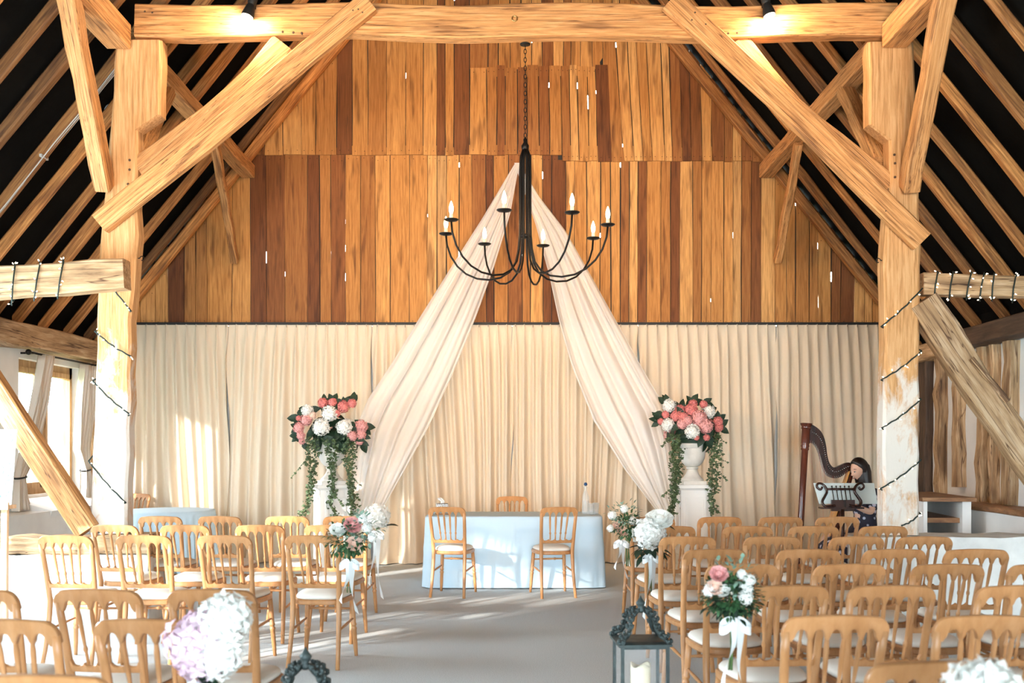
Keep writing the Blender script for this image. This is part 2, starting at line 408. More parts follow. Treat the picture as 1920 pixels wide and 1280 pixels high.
# ---- gable wall: plaster below, boards above (each its own piece), dark cover strips behind the joints with a few open chinks
wall_back = MB().box(-XW - .25, XW + .25, YB, YB + .25, 0, 3.04).build('wall_back', 'plaster'); tag(wall_back, kind='structure')
rr = random.Random(11); strips = MB(); nails = MB()
def tier(x0, x1, zb, zt, y, wr, lean, chink):
    xs = [x0]
    while xs[-1] < x1 - .001:
        w = rr.uniform(*wr(xs[-1]))
        if rr.random() < .06: w *= 1.5
        xs.append(x1 if xs[-1] + w > x1 - .07 else xs[-1] + w)
    tl = [x + lean(x) + rr.uniform(-.012, .012) for x in xs]
    for j in range(len(xs) - 1):
        g = rr.uniform(.0030, .0062)
        xl, xr, xtl, xtr = xs[j] + g, xs[j + 1] - g, tl[j] + g, tl[j + 1] - g
        b0 = zb(xl) + rr.uniform(-.006, .01); t0 = zt((xl + xr) / 2) + rr.uniform(-.02, .02)
        tzl, tzr = min(t0, roofz(xtl, .20)), min(t0, roofz(xtr, .20))
        if max(tzl, tzr) < b0 + .06: continue
        tzl, tzr = max(tzl, b0 + .02), max(tzr, b0 + .02)
        yy = y + rr.uniform(-.010, .006); th = .022
        cx = (xl + xr) / 2
        rings = []
        for k in range(4):
            t = k / 3
            jl, jr = (rr.uniform(-.005, .005), rr.uniform(-.005, .005)) if 0 < k < 3 else (0, 0)
            a = Vector((xl + (xtl - xl) * t + jl, 0, b0 + (tzl - b0) * t)); c = Vector((xr + (xtr - xr) * t + jr, 0, b0 + (tzr - b0) * t))
            dy = rr.uniform(-.003, .003)
            rings.append([Vector((a.x - cx, dy, a.z - b0)), Vector((c.x - cx, dy + rr.uniform(-.004, .004), c.z - b0)), Vector((c.x - cx, th, c.z - b0)), Vector((a.x - cx, th, a.z - b0))])
        p = MB().rings(rings).build('plank', 'plank_wood', wall_back); p.location = (cx, yy, b0)
        for zz in (b0 + .05, min(tzl, tzr) - (.17 if t0 < 5.5 and b0 < 3.2 else .06)):
            for fx in (.2, .8):
                if zz > b0 + .03:
                    t = (zz - b0) / max(t0 - b0, .1)
                    nx = xl + (xtl - xl) * t + (xr - xl) * fx
                    nails.add([(nx + .0055 * math.cos(a_), yy - .008, zz + .0055 * math.sin(a_)) for a_ in [k * math.pi / 3 for k in range(6)]], [(0, 1, 2, 3, 4, 5)])
    for j in range(len(xs)):
        z0, z1 = zb(xs[j]), min(zt(xs[j]), roofz(xs[j], .24))
        if z1 < z0 + .05: continue
        cuts = []
        for _ in range(3):
            if rr.random() < chink:
                L = rr.uniform(.03, .20); c = rr.uniform(z0 + .1, max(z0 + .11, z1 - .1 - L)); cuts.append((c, c + L))
        if rr.random() < chink: cuts.append((z1 - .26, z1 - .20))
        cuts.sort(); z = z0 + .025
        segs = []
        for c0, c1 in cuts:
            if c0 > z: segs.append((z, c0))
            z = max(z, c1)
        segs.append((z, z1 - .025))
        for a, c in segs:
            if c - a > .01:
                xa = xs[j]; lx = lambda q: xa + (tl[j] - xa) * (q - z0) / (z1 - z0)
                strips.add([(lx(a) - .05, y + .034, a), (lx(a) + .05, y + .034, a), (lx(c) + .05, y + .034, c), (lx(c) - .05, y + .034, c)], [(0, 1, 2, 3)])
wl = lambda x: (.14, .245) if x < -1.2 else (.10, .185)
wm = lambda x: (.09, .165)
no = lambda x: 0.0
tier(-5.15, 5.15, lambda x: 3.05, lambda x: 5.36, YB, wl, lambda x: 0, .09)
tier(-3.6, -.48, lambda x: 5.24, lambda x: 7.5, YB - .03, wl, no, .08)
tier(-.48, 1.36, lambda x: 5.24 if x < .6 else 5.16, lambda x: 6.38, YB - .035, wm, lambda x: -.04 * max(0, x - .3), .04)
tier(1.36, 3.7, lambda x: 5.16, lambda x: 6.9, YB - .03, wm, lambda x: -.14 * max(0, 1 - (x - 1.36) / 1.4), .09)
tier(-.48, 1.36, lambda x: 6.26, lambda x: 7.6, YB, wm, no, .04)
tier(1.36, 2.4, lambda x: 6.80, lambda x: 7.7, YB, wm, no, .2)
tier(-1.7, 1.7, lambda x: 7.52, lambda x: 9.4, YB, wm, no, .1)
o = strips.build('cover_strips', 'black', wall_back); o['kind'] = 'stuff'
o = nails.build('nail_heads', 'nail', wall_back); o['kind'] = 'stuff'

# ---- side walls
openings = [(10.75, 12.3), (6.1, 8.3), (2.7, 4.9)]
mb = MB(); xa, xb = -XW - .25, -XW
mb.box(xa, xb, YF, YB, -.1, .95); mb.box(xa, xb, YF, YB, 2.45, 2.62)
e = [YF] + [q for a, b_ in sorted(openings) for q in (a, b_)] + [YB]
for i in range(0, len(e), 2): mb.box(xa, xb, e[i], e[i + 1], .95, 2.45)
wall_left = mb.build('wall_left', 'plaster'); tag(wall_left, kind='structure')
wall_right = MB().box(XW, XW + .25, YF, YB, -.1, 2.62).build('wall_right', 'plaster'); tag(wall_right, kind='structure')
mb = MB(); mb.box(-XW, -2.6, YF - .2, YF, 0, 3.3); mb.box(2.6, XW, YF - .2, YF, 0, 3.3)
mb.prism([(-XW - .3, 3.3), (XW + .3, 3.3), (0, roofz(0, .25))], YF - .2, YF)
wall_front = mb.build('wall_front', 'plank_wood'); tag(wall_front, kind='structure')
for i_, s in enumerate((-1, 1)):
    tag(MB().box(min(s * (XW + .02), s * (XW + .3)), max(s * (XW + .02), s * (XW + .3)), YF, YB, 2.62, 2.99).build('trim_%d' % (i_ + 2), 'roof_felt'), kind='structure')
# low thick walls under the side walls, with a sill on the harp side
low_l = MB().box(-XW, -4.86, YF, YB, 0, .80).build('wall_left_ledge', 'plaster'); tag(low_l, kind='structure')
low_r = MB().box(4.93, XW, 8.75, YB, 0, .83).build('wall_right_ledge', 'plaster'); tag(low_r, kind='structure')
t = timber('trim_1', [(5.08, 8.8, .85), (5.08, 11.55, .85)], .06, .36, 'sill_wood', side=(1, 0, 0), jit=.006); tag(t, kind='structure')
for (x0, x1, h) in ((-XW, -3.02, .57), (3.02, XW, .72)):
    m0 = MB(); nx, nz = 22, 6
    for (yy, sg) in ((8.38, -1), (8.82, 1)):
        m0.grid([[(x0 + (x1 - x0) * i / nx, yy + sg * .02 * noise.noise(Vector((i * .6, j * .8, yy))), h * j / nz + (0 if j in (0, ) else .012 * noise.noise(Vector((i * .5, j, 3))))) for i in range(nx + 1)] for j in range(nz + 1)])
    m0.grid([[(x0 + (x1 - x0) * i / nx, yy, h + .012 * noise.noise(Vector((i * .5, nz, 3)))) for i in range(nx + 1)] for yy in (8.37, 8.83)])
    m0.box(min(x0, x1) if x0 < 0 else x0, max(x0, x1) if x0 < 0 else x1, 8.41, 8.79, 0, h - .02)
    w = m0.build('wall_dwarf_window_side' if x0 < 0 else 'wall_dwarf_harp_side', 'rubble_white', smooth=50); tag(w, kind='structure')
# wall plates and studs on the side walls
t = timber('wall_plate', [(-5.16, 2.2, 2.66), (-5.16, YB - .02, 2.66)], .24, .24, 'old_oak', side=(1, 0, 0), jit=.02, seg=16)
tag(t, 'rough hewn wall plate above the windows under the rafters', 'beam')
t = timber('wall_plate', [(5.17, 11.3, 2.64), (5.17, YB - .02, 2.64)], .19, .22, 'old_oak', side=(1, 0, 0), jit=.012)
tag(t, 'pale oak wall plate beside the far corner on the harp side', 'beam')
t = timber('wall_plate', [(5.10, 2.2, 2.68), (5.10, 11.45, 2.68)], .20, .24, 'dark_beam', side=(1, 0, 0), jit=.006, seg=12)
tag(t, 'dark painted wall plate under the rafters on the harp side', 'beam')
studs = [(12.42, .83, 2.55, .22, 'dark_beam', 'dark timber stud in the far corner behind the harp side post'),
         (11.98, .83, 2.55, .16, 'old_oak', 'narrow timber stud in white wall, second from far corner'),
         (11.48, 1.02, 2.55, .15, 'old_oak', 'timber stud cut short above the boxed shelf'),
         (10.94, .88, 2.58, .14, 'old_oak', 'crooked timber stud in white wall behind the raking brace'),
         (10.66, .88, 2.58, .08, 'old_oak', 'thin brown timber stud squeezed between two wider studs'),
         (10.34, .88, 2.58, .18, 'old_oak', 'broad pitted timber stud above the wall sill'),
         (9.5, .88, 2.58, .18, 'old_oak', 'timber stud on harp side wall above the dwarf wall')]
for y, z0, z1, w, m_, lb in studs:
    t = timber('wall_stud', [(XW - .02, y, z0), (XW - .02, y + rnd.uniform(-.04, .04), z1)], w, .16, m_, side=(1, 0, 0), jit=.014, seg=8)
    t.data = t.data.copy(); tag(t, lb, 'post')
t = timber('wall_stud', [(-XW + .03, 12.56, .8), (-XW + .03, 12.5, 2.55)], .17, .14, 'old_oak', side=(1, 0, 0), jit=.014, seg=8); tag(t, 'dark brown timber stud between the window and the gable curtain', 'post')

# ---- the truss
def PT(x, y, Y=YT): return P(x, y, Y)
def post(prof, label, y0=YT, y1=YT + .17):
    prof2 = []
    for (a, b_) in zip(prof[:-1], prof[1:]):
        n_ = max(1, int(abs(b_[0] - a[0]) / 45))
        for k in range(n_): prof2.append(tuple(a[q] + (b_[q] - a[q]) * k / n_ for q in range(3)))
    prof2.append(prof[-1])
    rr = random.Random(len(label)); rings = []
    for y, xl, xr in prof2:
        a, c = PT(xl, y), PT(xr, y); z = a.z; j = lambda: rr.uniform(-.006, .006)
        u, w = Vector((1, 0, 0)), Vector((0, 1, 0))
        cc = Vector(((a.x + c.x) / 2 + j(), (y0 + y1) / 2 + j(), z))
        rings.append(rect_ring(cc, u, w, (c.x - a.x) / 2 + j(), (y1 - y0) / 2, .022))
    o = MB().rings(rings).build('arcade_post', 'limewashed_oak', smooth=30)
    return tag(o, label, 'post')
PEGGED = {}
PEGGED['post0'] = post([(1000, 164, 238), (960, 167, 237), (800, 176, 242), (600, 181, 246), (440, 188, 257), (336, 197, 257), (243, 205, 259), (214, 207, 298), (74, 216, 304)],
     'tall flaking whitewashed oak post on the window side, wound with fairy lights')
PEGGED['post1'] = post([(1003, 1655, 1724), (800, 1657, 1724), (600, 1659, 1726), (450, 1660, 1727), (340, 1668, 1725), (262, 1668, 1721), (232, 1630, 1719), (78, 1628, 1714)],
     'tall flaking whitewashed oak post beside the harpist, wound with fairy lights')
def beam(name, pts, wpx, dep, label, y=YT, mat='oak', cat='beam', **kw):
    pts = [PT(px, py, y) for px, py in pts]
    return tag(timber(name, pts, wpx / FPX * y, dep, mat, **kw), label, cat)
PEGGED['tie'] = tie = beam('tie_beam', [(258 + (1676 - 258) * i / 14, 43 + 3 * math.sin(i * 1.3) + (2 if i > 7 else 0)) for i in range(15)], 60, .15, 'long hewn oak tie beam carrying the chandelier and two spotlights', YT + .07, jit=.006)
PEGGED['sb0'] = beam('straight_brace', [(188, 420), (257, 363), (320, 315), (384, 266), (448, 211), (512, 156), (576, 102), (640, 48), (692, 4)], 41, .09, 'long pale straight brace crossing post and tie beam, window side', YT - .06, jit=.004)
PEGGED['sb1'] = beam('straight_brace', [(1256, 3), (1325, 63), (1394, 126), (1462, 190), (1530, 255), (1595, 319), (1660, 385), (1728, 453)], 42, .09, 'long knotty straight brace crossing post and tie beam, harp side', YT - .06, jit=.004)
beam('arch_brace', [(262, 318), (300, 294), (356, 252), (400, 220), (440, 186), (485, 143), (532, 84)], 46, .12, 'curved oak arch brace under the tie beam on the window side', YT + .08, jit=.004)
beam('arch_brace', [(1378, 82), (1430, 148), (1480, 205), (1520, 241), (1560, 272), (1612, 312), (1664, 352)], 46, .12, 'curved oak arch brace under the tie beam on the harp side', YT + .08, jit=.004)
def beam3(name, a, b_, w, d, label, mat='oak', side=(1, 0, 0), **kw):
    return tag(timber(name, [a, b_], w, d, mat, side=side, **kw), label, 'beam')
for s, sd in ((-1, 'window side'), (1, 'harp side')):
    xp = s * 3.30
    beam3('purlin', (xp, 3.2, 5.03), (xp, 8.47, 4.98), .21, .22, 'squared oak purlin running out over the chairs from the truss, ' + sd)
    beam3('purlin', (xp, 8.70, 5.03), (s * 3.33, YB - .05, 5.03), .17, .18, 'worn oak purlin running from the truss to the gable boards, ' + sd)
    beam3('purlin_brace', (s * 3.42, 8.46, 3.68), (s * 3.30, 7.45, 4.96), .17, .13, 'slanting oak brace from post up to the near purlin, ' + sd, side=(1, 0, 0))
    beam3('purlin_brace', (s * 3.26, 8.70, 3.95), (s * 3.28, 9.66, 4.94), .14, .13, 'short oak brace from post back to the far purlin, ' + sd, side=(1, 0, 0))
    beam3('gable_brace', (s * 3.46, YB - .16, 3.86), (s * 3.33, 11.35, 4.95), .12, .09, 'thin leaning brace from purlin down to the gable boards, ' + sd, side=(1, 0, 0))
beam('aisle_tie', [(-330, 541), (-180, 538), (-60, 535), (0, 532), (60, 528), (120, 525), (180, 520), (238, 517)], 57, .16, 'thick gnarled aisle beam with fairy lights, butted on the window side post', YT - .085, mat='old_oak', jit=.012)
beam('aisle_tie', [(1726, 534), (1790, 534), (1860, 537), (1920, 539), (2000, 541), (2105, 545)], 39, .13, 'thin pitted aisle beam wound with fairy lights, harp side', YT + .08, mat='old_oak', jit=.008)
beam('raking_brace', [(-180, 462), (-100, 588), (0, 742), (40, 803), (80, 865), (120, 925), (166, 994)], 43, .14, 'smooth raking brace running down to the foot of the window side post', YT - .02, mat='oak', jit=.004)
beam('raking_brace', [(1727, 565), (1765, 624), (1800, 678), (1840, 737), (1880, 795), (1920, 850), (1960, 908), (2012, 985)], 58, .15, 'weathered grey raking brace running down from the harp side post', YT + .06, mat='old_oak', jit=.012)
tag(timber('split_slat', [PT(1822, 672, YT - .04), PT(1890, 752, YT - .04)], .05, .03, 'old_oak', jit=.006), 'split sliver of timber nailed on the weathered raking brace', 'wood')
sole = tag(timber('sole_plate', [(-4.27, 8.56, .645), (-3.02, 8.56, .65)], .155, .30, 'old_oak', jit=.012, seg=9), 'grey weathered sole plate timber on the white dwarf wall', 'beam')
# second truss over the photographer
tag(timber('tie_beam', [(-3.3, 4.35, 5.08), (3.3, 4.35, 5.08)], .26, .15, 'oak', seg=10), 'oak tie beam of the next truss, above the chairs', 'beam')

# ---- window in the far left bay (and the ones beyond the frame)
def window(name, y0, y1, fine):
    w = MB()
    xa, xb = -XW - .19, -XW - .10
    root = link(name, None); tag(root, kind='structure')
    for (a, c, z0, z1) in ((y0, y0 + .07, .95, 2.45), (y1 - .07, y1, .95, 2.45), (y0, y1, .95, 1.02), (y0, y1, 2.37, 2.45)):
        MB().box(xa, xb, a, c, z0, z1).build('window_frame', 'window_wood', root)
    n = 2 if fine else 3
    for k in range(1, n):
        yc = y0 + (y1 - y0) * k / n
        MB().box(xa, xb, yc - .05, yc + .05, 1.02, 2.37).build('mullion', 'window_wood', root)
    for k in range(n):
        a = y0 + (y1 - y0) * k / n; c = y0 + (y1 - y0) * (k + 1) / n
        s_ = MB()
        for q in ((a + .05, a + .10, 1.02, 2.37), (c - .10, c - .05, 1.02, 2.37), (a + .05, c - .05, 1.02, 1.08), (a + .05, c - .05, 2.31, 2.37)): s_.box(xa + .02, xb + .015, *q)
        sash = s_.build('sash', 'window_wood', root)
        MB().box(xa + .045, xa + .051, a + .10, c - .10, 1.08, 2.31).build('pane', 'pane_glass', sash)
for i, (a, c) in enumerate(openings): window('window_%d' % (i + 1), a, c, i == 0)
m0 = MB(); m0.add([(-XW - .1, 10.6, .95), (-4.84, 10.6, .80), (-4.84, 12.45, .80), (-XW - .1, 12.45, .95), (-XW - .1, 10.6, .70), (-4.87, 10.6, .70), (-4.87, 12.45, .70), (-XW - .1, 12.45, .70)],
                  [(0, 1, 2, 3), (4, 5, 6, 7), (0, 1, 5, 4), (1, 2, 6, 5), (2, 3, 7, 6), (3, 0, 4, 7)])
tag(m0.build('window_sill_1', 'plaster'), kind='structure')

# window curtains, gathered and held back
def gathered(name, path, label, folds, seed, group=None):
    rr = random.Random(seed); m0 = MB(); rows = []
    nu = folds * 8
    pp = []
    for (a, c) in zip(path[:-1], path[1:]):
        for k in range(6): pp.append(tuple(a[q] + (c[q] - a[q]) * k / 6 for q in range(3)))
    pp.append(path[-1])
    ph = [rr.uniform(0, 6) for _ in range(4)]
    for (yc, zc, w) in pp:
        row = []
        for i in range(nu + 1):
            u = i / nu - .5
            am = .022 + .028 * min(1, w / .3)
            x = -XW + .14 + am * math.cos(u * folds * 2 * math.pi + .6 * math.sin(zc * 2 + ph[0])) + .012 * math.sin(u * 9 + zc * 4 + ph[1])
            row.append((x, yc + u * w, zc))
        rows.append(row)
    m0.grid(rows); o = thing(name, label, 'curtain', (0, 0, 0))
    me = m0.build('fabric', 'window_linen', o, smooth=True)
    md = me.modifiers.new('thick', 'SOLIDIFY'); md.thickness = .004
    k = min(range(len(pp)), key=lambda q: pp[q][2])
    y_, z_, w_ = pp[k]
    MB().tube([(-XW + .14 + .055 * math.cos(a), y_ + (w_ / 2 + .02) * math.sin(a), z_ + .01 * math.sin(a)) for a in [q * math.pi / 10 for q in range(21)]], .010, 6).build('tieback', 'black', o)
    return o
gathered('window_curtain', [(11.10, 2.50, .26), (10.92, 2.0, .30), (10.66, 1.40, .24), (10.50, 1.16, .13), (10.50, .95, .22), (10.52, .81, .32)], 'beige window curtain tied back, beside the easel', 6, 3)
gathered('window_curtain', [(12.20, 2.48, .34), (12.14, 2.0, .40), (12.02, 1.45, .34), (12.12, 1.20, .14), (12.16, 1.0, .2), (12.18, .81, .26)], 'sunlit window curtain tied back next to the far corner stud', 6, 4)
pole = thing('curtain_pole', 'black iron curtain pole above the window in the side wall', 'curtain pole', (0, 0, 0))
MB().tube([(-XW + .14, 10.7, 2.50), (-XW + .14, 12.5, 2.50)], .011, 8).build('rod', 'iron', pole, True)
for yy in (10.68, 12.5): MB().ball((-XW + .14, yy, 2.50), .032, 10, 8).build('finial', 'iron', pole, True)
for yy in (10.8, 12.4): MB().box(-XW, -XW + .15, yy - .01, yy + .01, 2.49, 2.51).build('bracket', 'iron', pole)

# ---- the long linen curtains along the gable wall
rail = MB().box(-5.2, 5.2, YB - .13, YB - .09, 3.045, 3.075).build('curtain_rail', 'black'); tag(rail, 'thin black curtain rail running under the gable boards', 'curtain rail')
def sstep(a, b_, x):
    t = min(1, max(0, (x - a) / (b_ - a))); return t * t * (3 - 2 * t)
def curtain(xa, xb, pleat, amp, seed, label):
    rr = random.Random(seed); W_ = xb - xa; n = int(W_ / .0115); rows = []; M_ = 30
    ph = [rr.uniform(0, 10) for _ in range(8)]
    zs = [3.05, 3.02, 2.98, 2.93, 2.86, 2.76] + [2.76 - (2.752) * k / (M_ - 6) for k in range(1, M_ - 5)]
    for z in zs:
        v = (3.05 - z) / 3.0; row = []
        for i in range(n + 1):
            u = i / n; x = xa + W_ * u
            drift = .10 * v * math.sin(x * 1.9 + ph[0]) + .05 * v * math.sin(x * 4.3 + ph[1] + v * 2)
            p_ = 2 * math.pi * (x + drift) / pleat
            top = max(0, math.cos(p_)) ** 10 * (.028 + .012 * math.cos(p_ * 3))
            c = .5 + .5 * math.cos(p_ + .5 * math.sin(p_ / 2 + ph[2]))
            var = .65 + .5 * noise.noise(Vector((x * 2.3, seed, v * .7)))
            low = amp * var * c ** 1.25 + amp * .45 * math.sin(p_ / 2 + ph[3]) * v + .035 * v * math.sin(x * 2.7 + ph[4])
            b0 = sstep(.005, .16, v)
            d = top * (1 - b0) + low * b0
            y = YB - .10 - d
            zz = z
            if z < .30:                     # cloth breaks on the floor
                k = 1 - z / .30
                y -= .10 * k * k * (1 + .7 * math.sin(x * 5.1 + ph[5]) + .4 * math.sin(x * 13 + ph[6]))
                zz = z * (1 - .35 * k) + .004 * k + .006 * math.sin(x * 17 + ph[7]) * k
            edge = .025 * sstep(0, .15, v) * (math.sin(z * 3 + ph[2]))
            row.append((x + (edge if i in (0, n) else 0), y, max(.006, zz)))
        rows.append(row)
    o = thing('curtain', label, 'curtain', ((xa + xb) / 2, YB - .1, 0)); m0 = MB(); m0.grid([[(p[0] - (xa + xb) / 2, p[1] - YB + .1, p[2]) for p in r_] for r_ in rows])
    me = m0.build('fabric', 'linen', o, smooth=True)
    hooks = MB(); k = math.ceil(xa / pleat)
    while k * pleat < xb:
        MB_x = k * pleat - (xa + xb) / 2
        hooks.tube([(MB_x, -.02, 3.05), (MB_x, -.035, 3.03), (MB_x, -.02, 3.01)], .003, 5); k += 1
    h = hooks.build('pleat_hooks', 'black', o); h['kind'] = 'stuff'
def XB(px): return (px - VX) / FPX * (YB - .12)
for i, (a, c, pl, am, lb) in enumerate([
        (158, 427, .128, .082, 'cream linen curtain nearest the window, behind the round table'),
        (428, 697, .128, .088, 'cream linen curtain behind the urn on the window side'),
        (698, 960, .118, .120, 'cream linen curtain behind the box end of the registry table'),
        (961, 1196, .112, .125, 'cream linen curtain behind the bottle end of the registry table'),
        (1197, 1455, .128, .09, 'cream linen curtain behind the urn on the harp side'),
        (1456, 1738, .128, .088, 'cream linen curtain behind the harp')]):
    curtain(XB(a), XB(c), pl, am, 31 + i, lb)

# ---- sheer voile swags from the gable
def polyl(pl, t):
    L = [0]
    for a, c in zip(pl[:-1], pl[1:]): L.append(L[-1] + math.dist(a, c))
    d = t * L[-1]
    for k in range(len(pl) - 1):
        if d <= L[k + 1] + 1e-9:
            q = (d - L[k]) / (L[k + 1] - L[k]); return tuple(pl[k][j] + (pl[k + 1][j] - pl[k][j]) * q for j in range(2))
    return pl[-1]
def swag(outer, inner, label, seed):
    rr = random.Random(seed); rows = []; nt_, ns = 84, 60; ph = [rr.uniform(0, 6) for _ in range(5)]
    for i in range(ns + 1):
        s_ = i / ns; a, c = polyl(outer, s_), polyl(inner, s_); Y0 = YB - .12 - .16 * min(1, s_ * 6) - .62 * sstep(.45, 1, s_)
        row = []
        wpx = math.dist(a, c)
        for j in range(nt_ + 1):
            t = j / nt_
            tt = t + .018 * math.sin(t * 18 + ph[0] + s_ * 1.2) + .01 * math.sin(t * 37 + ph[1])
            tt = min(1, max(0, tt))
            px, py = a[0] + (c[0] - a[0]) * tt, a[1] + (c[1] - a[1]) * tt
            edge = abs(2 * t - 1) ** 3
            rip = (.035 * math.sin(t * 21 + ph[2] + .8 * s_) + .022 * math.sin(t * 43 + ph[3] - s_) + .016 * edge * math.sin(t * 110)) * min(1, wpx / 90)
            row.append(P(px, py, Y0 + rip))
        rows.append(row)
    m0 = MB(); m0.grid(rows); o = m0.build('voile_swag', 'voile', smooth=True)
    return tag(o, label, 'drape')
swag([(966, 305), (905, 408), (850, 494), (790, 590), (735, 680), (690, 748), (668, 800), (660, 880), (655, 985)],
     [(974, 305), (957, 400), (927, 500), (893, 595), (850, 702), (806, 800), (760, 882), (712, 965)], 'sheer ivory voile swag sweeping from gable to the urn on the window side', 5)
swag([(972, 305), (1012, 370), (1060, 432), (1110, 520), (1160, 610), (1210, 700), (1245, 760), (1258, 830), (1264, 900), (1270, 985)],
     [(964, 305), (1003, 420), (1029, 520), (1045, 600), (1070, 690), (1110, 790), (1170, 882), (1248, 980)], 'sheer ivory voile swag sweeping from gable to the urn on the harp side', 6)
# ================================================================== chairs
def strip_rail(xs, zt, zb, yf, th):
    m0 = MB(); rings = []
    for x in xs:
        a, c = zb(x), zt(x); ya, yc = yf(x, a), yf(x, c); e = .005
        rings.append([Vector((x, ya - th / 2 + e, a)), Vector((x, ya - th / 2, a + e)), Vector((x, yc - th / 2, c - e)), Vector((x, yc - th / 2 + e, c)),
                      Vector((x, yc + th / 2 - e, c)), Vector((x, yc + th / 2, c - e)), Vector((x, ya + th / 2, a + e)), Vector((x, ya + th / 2 - e, a))])
    return m0.rings(rings)
def backy(x, z): return -.188 - .20 * max(0, z - .45) - .10 * max(0, z - .7) + .35 * x * x
def make_chair():
    c = thing('wooden_chair', 'x', 'chair')
    # stiles: back uprights running down into the rear legs
    for s in (-1, 1):
        zz = [0, .12, .25, .36, .45, .55, .65, .75, .84]
        pts = []
        for z in zz:
            if z < .45: pts.append((s * (.158 + .012 * ((.45 - z) / .45) ** 2), -.182 - .085 * ((.45 - z) / .45) ** 1.8, z))
            else: pts.append((s * (.158 + .016 * (z - .45) / .4), backy(.16, z), z))
        MB().tube(pts, [.0145, .0155, .017, .0185, .019, .018, .0175, .017, .0165], 10, flat=.86, up=(1, 0, 0)).build('back_leg', 'chair_wood', c, True)
    # top rail with five arches below
    hw = .187
    def zt(x):
        q = max(0, abs(x) - (hw - .045)) / .045; return .886 + .012 * (1 - (x / hw) ** 2) - .045 * (1 - math.sqrt(max(0, 1 - q * q)))
    def zb(x):
        ax = abs(x)
        if ax > .158: return .80 + .012 * (ax - .158) / .03
        u = (x + .152) / .304 * 5; f = u - math.floor(u); arch = math.sqrt(max(0, 1 - (2 * f - 1) ** 2))
        q = min(1, abs(2 * f - 1) / .80)
        return .806 + .040 * (1 - q ** 2.4) ** .75 if ax < .152 else .80
    xs = sorted(set([-hw + 2 * hw * i / 80 for i in range(81)] + [-.152 + .0608 * k for k in range(6)] + [-hw + .001, hw - .001]))
    strip_rail(xs, zt, zb, backy, .026).build('top_rail', 'chair_wood', c, 40)
    # lower cross rail with cusps
    def zt2(x):
        u = (x + .15) / .30 * 5; f = u - math.floor(u); return .583 - .020 * math.sqrt(max(0, 1 - (2 * f - 1) ** 2)) + (.012 if abs(x) > .14 else 0)
    strip_rail([-.155 + .31 * i / 60 for i in range(61)], zt2, lambda x: .535, backy, .022).build('cross_rail', 'chair_wood', c, 40)
    for k in range(4):
        xb_, xt_ = -.09 + .06 * k, -.0912 + .0608 * k
        a, b_ = Vector((xb_ * .82, backy(xb_, .575), .570)), Vector((xt_, backy(xt_, .83), .832))
        prof = [(0, .0075), (.10, .0062), (.2, .0062), (.23, .0100), (.27, .0100), (.30, .0066), (.55, .0095), (.8, .0105), (.93, .0075), (1, .0085)]
        MB().tube([a.lerp(b_, t) for t, r_ in prof], [r_ for t, r_ in prof], 8).build('spindle', 'chair_wood', c, True)
    # seat frame and loose pad
    def seat_loop(off, z, n=44):
        out = []
        for k in range(n):
            t = 2 * math.pi * k / n; cx, sy = math.cos(t), math.sin(t)
            ex = 2 / 3.6
            x = math.copysign(abs(cx) ** ex, cx); y = math.copysign(abs(sy) ** ex, sy)
            w = .172 + .026 * (y * .5 + .5)
            out.append(Vector((x * (w + off), .012 + y * (.198 + off), z)))
        return out
    MB().rings([seat_loop(-.03, .420), seat_loop(-.002, .418), seat_loop(.004, .425), seat_loop(.004, .445), seat_loop(-.002, .452), seat_loop(-.03, .452)]).build('seat_frame', 'chair_wood', c, 40)
    MB().rings([seat_loop(-.022, .450), seat_loop(-.010, .458), seat_loop(-.010, .470), seat_loop(-.020, .483), seat_loop(-.05, .495), seat_loop(-.10, .503), seat_loop(-.15, .506)]).build('seat_cushion', 'cushion', c, True)
    legs = []
    for s in (-1, 1):
        a, b_ = Vector((s * .158, .165, .425)), Vector((s * .182, .205, 0))
        prof = [(0, .0175), (.25, .0185), (.44, .0165), (.455, .020), (.475, .020), (.49, .015), (.51, .015), (.525, .020), (.545, .020), (.56, .017), (.8, .016), (1, .0125)]
        MB().tube([a.lerp(b_, t) for t, r_ in prof], [r_ for t, r_ in prof], 10).build('front_leg', 'chair_wood', c, True)
        legs.append((a, b_))
        p0 = a.lerp(b_, .36); p1 = Vector((s * .162, -.205, .25))
        MB().tube([p0, p0.lerp(p1, .3), p0.lerp(p1, .5), p0.lerp(p1, .7), p1], [.006, .009, .0105, .009, .006], 8).build('stretcher', 'chair_wood', c, True)
    p0, p1 = legs[0][0].lerp(legs[0][1], .2), legs[1][0].lerp(legs[1][1], .2)
    MB().tube([p0.lerp(p1, t) for t in (0, .25, .28, .31, .34, .5, .66, .69, .72, .75, 1)], [.007, .009, .013, .013, .009, .011, .009, .013, .013, .009, .007], 8).build('stretcher', 'chair_wood', c, True)
    p0, p1 = Vector((-.160, -.19, .33)), Vector((.160, -.19, .33))
    return c
proto = make_chair(); proto_used = [False]
def chair(x, y, rz, label, group=None):
    if proto_used[0]: c = copy_tree(proto)
    else: c = proto; proto_used[0] = True
    c.location = (x, y, 0); c.rotation_euler = (0, 0, R(rz)); c['label'] = label; c['category'] = 'chair'
    if group: c['group'] = group
    elif 'group' in c: del c['group']
    return c
ORD = ['first', 'second', 'third', 'fourth', 'fifth', 'sixth', 'seventh', 'eighth', 'ninth']
rr = random.Random(3)
def yrow(ytop): return .575 * FPX / (ytop - VY) + .245
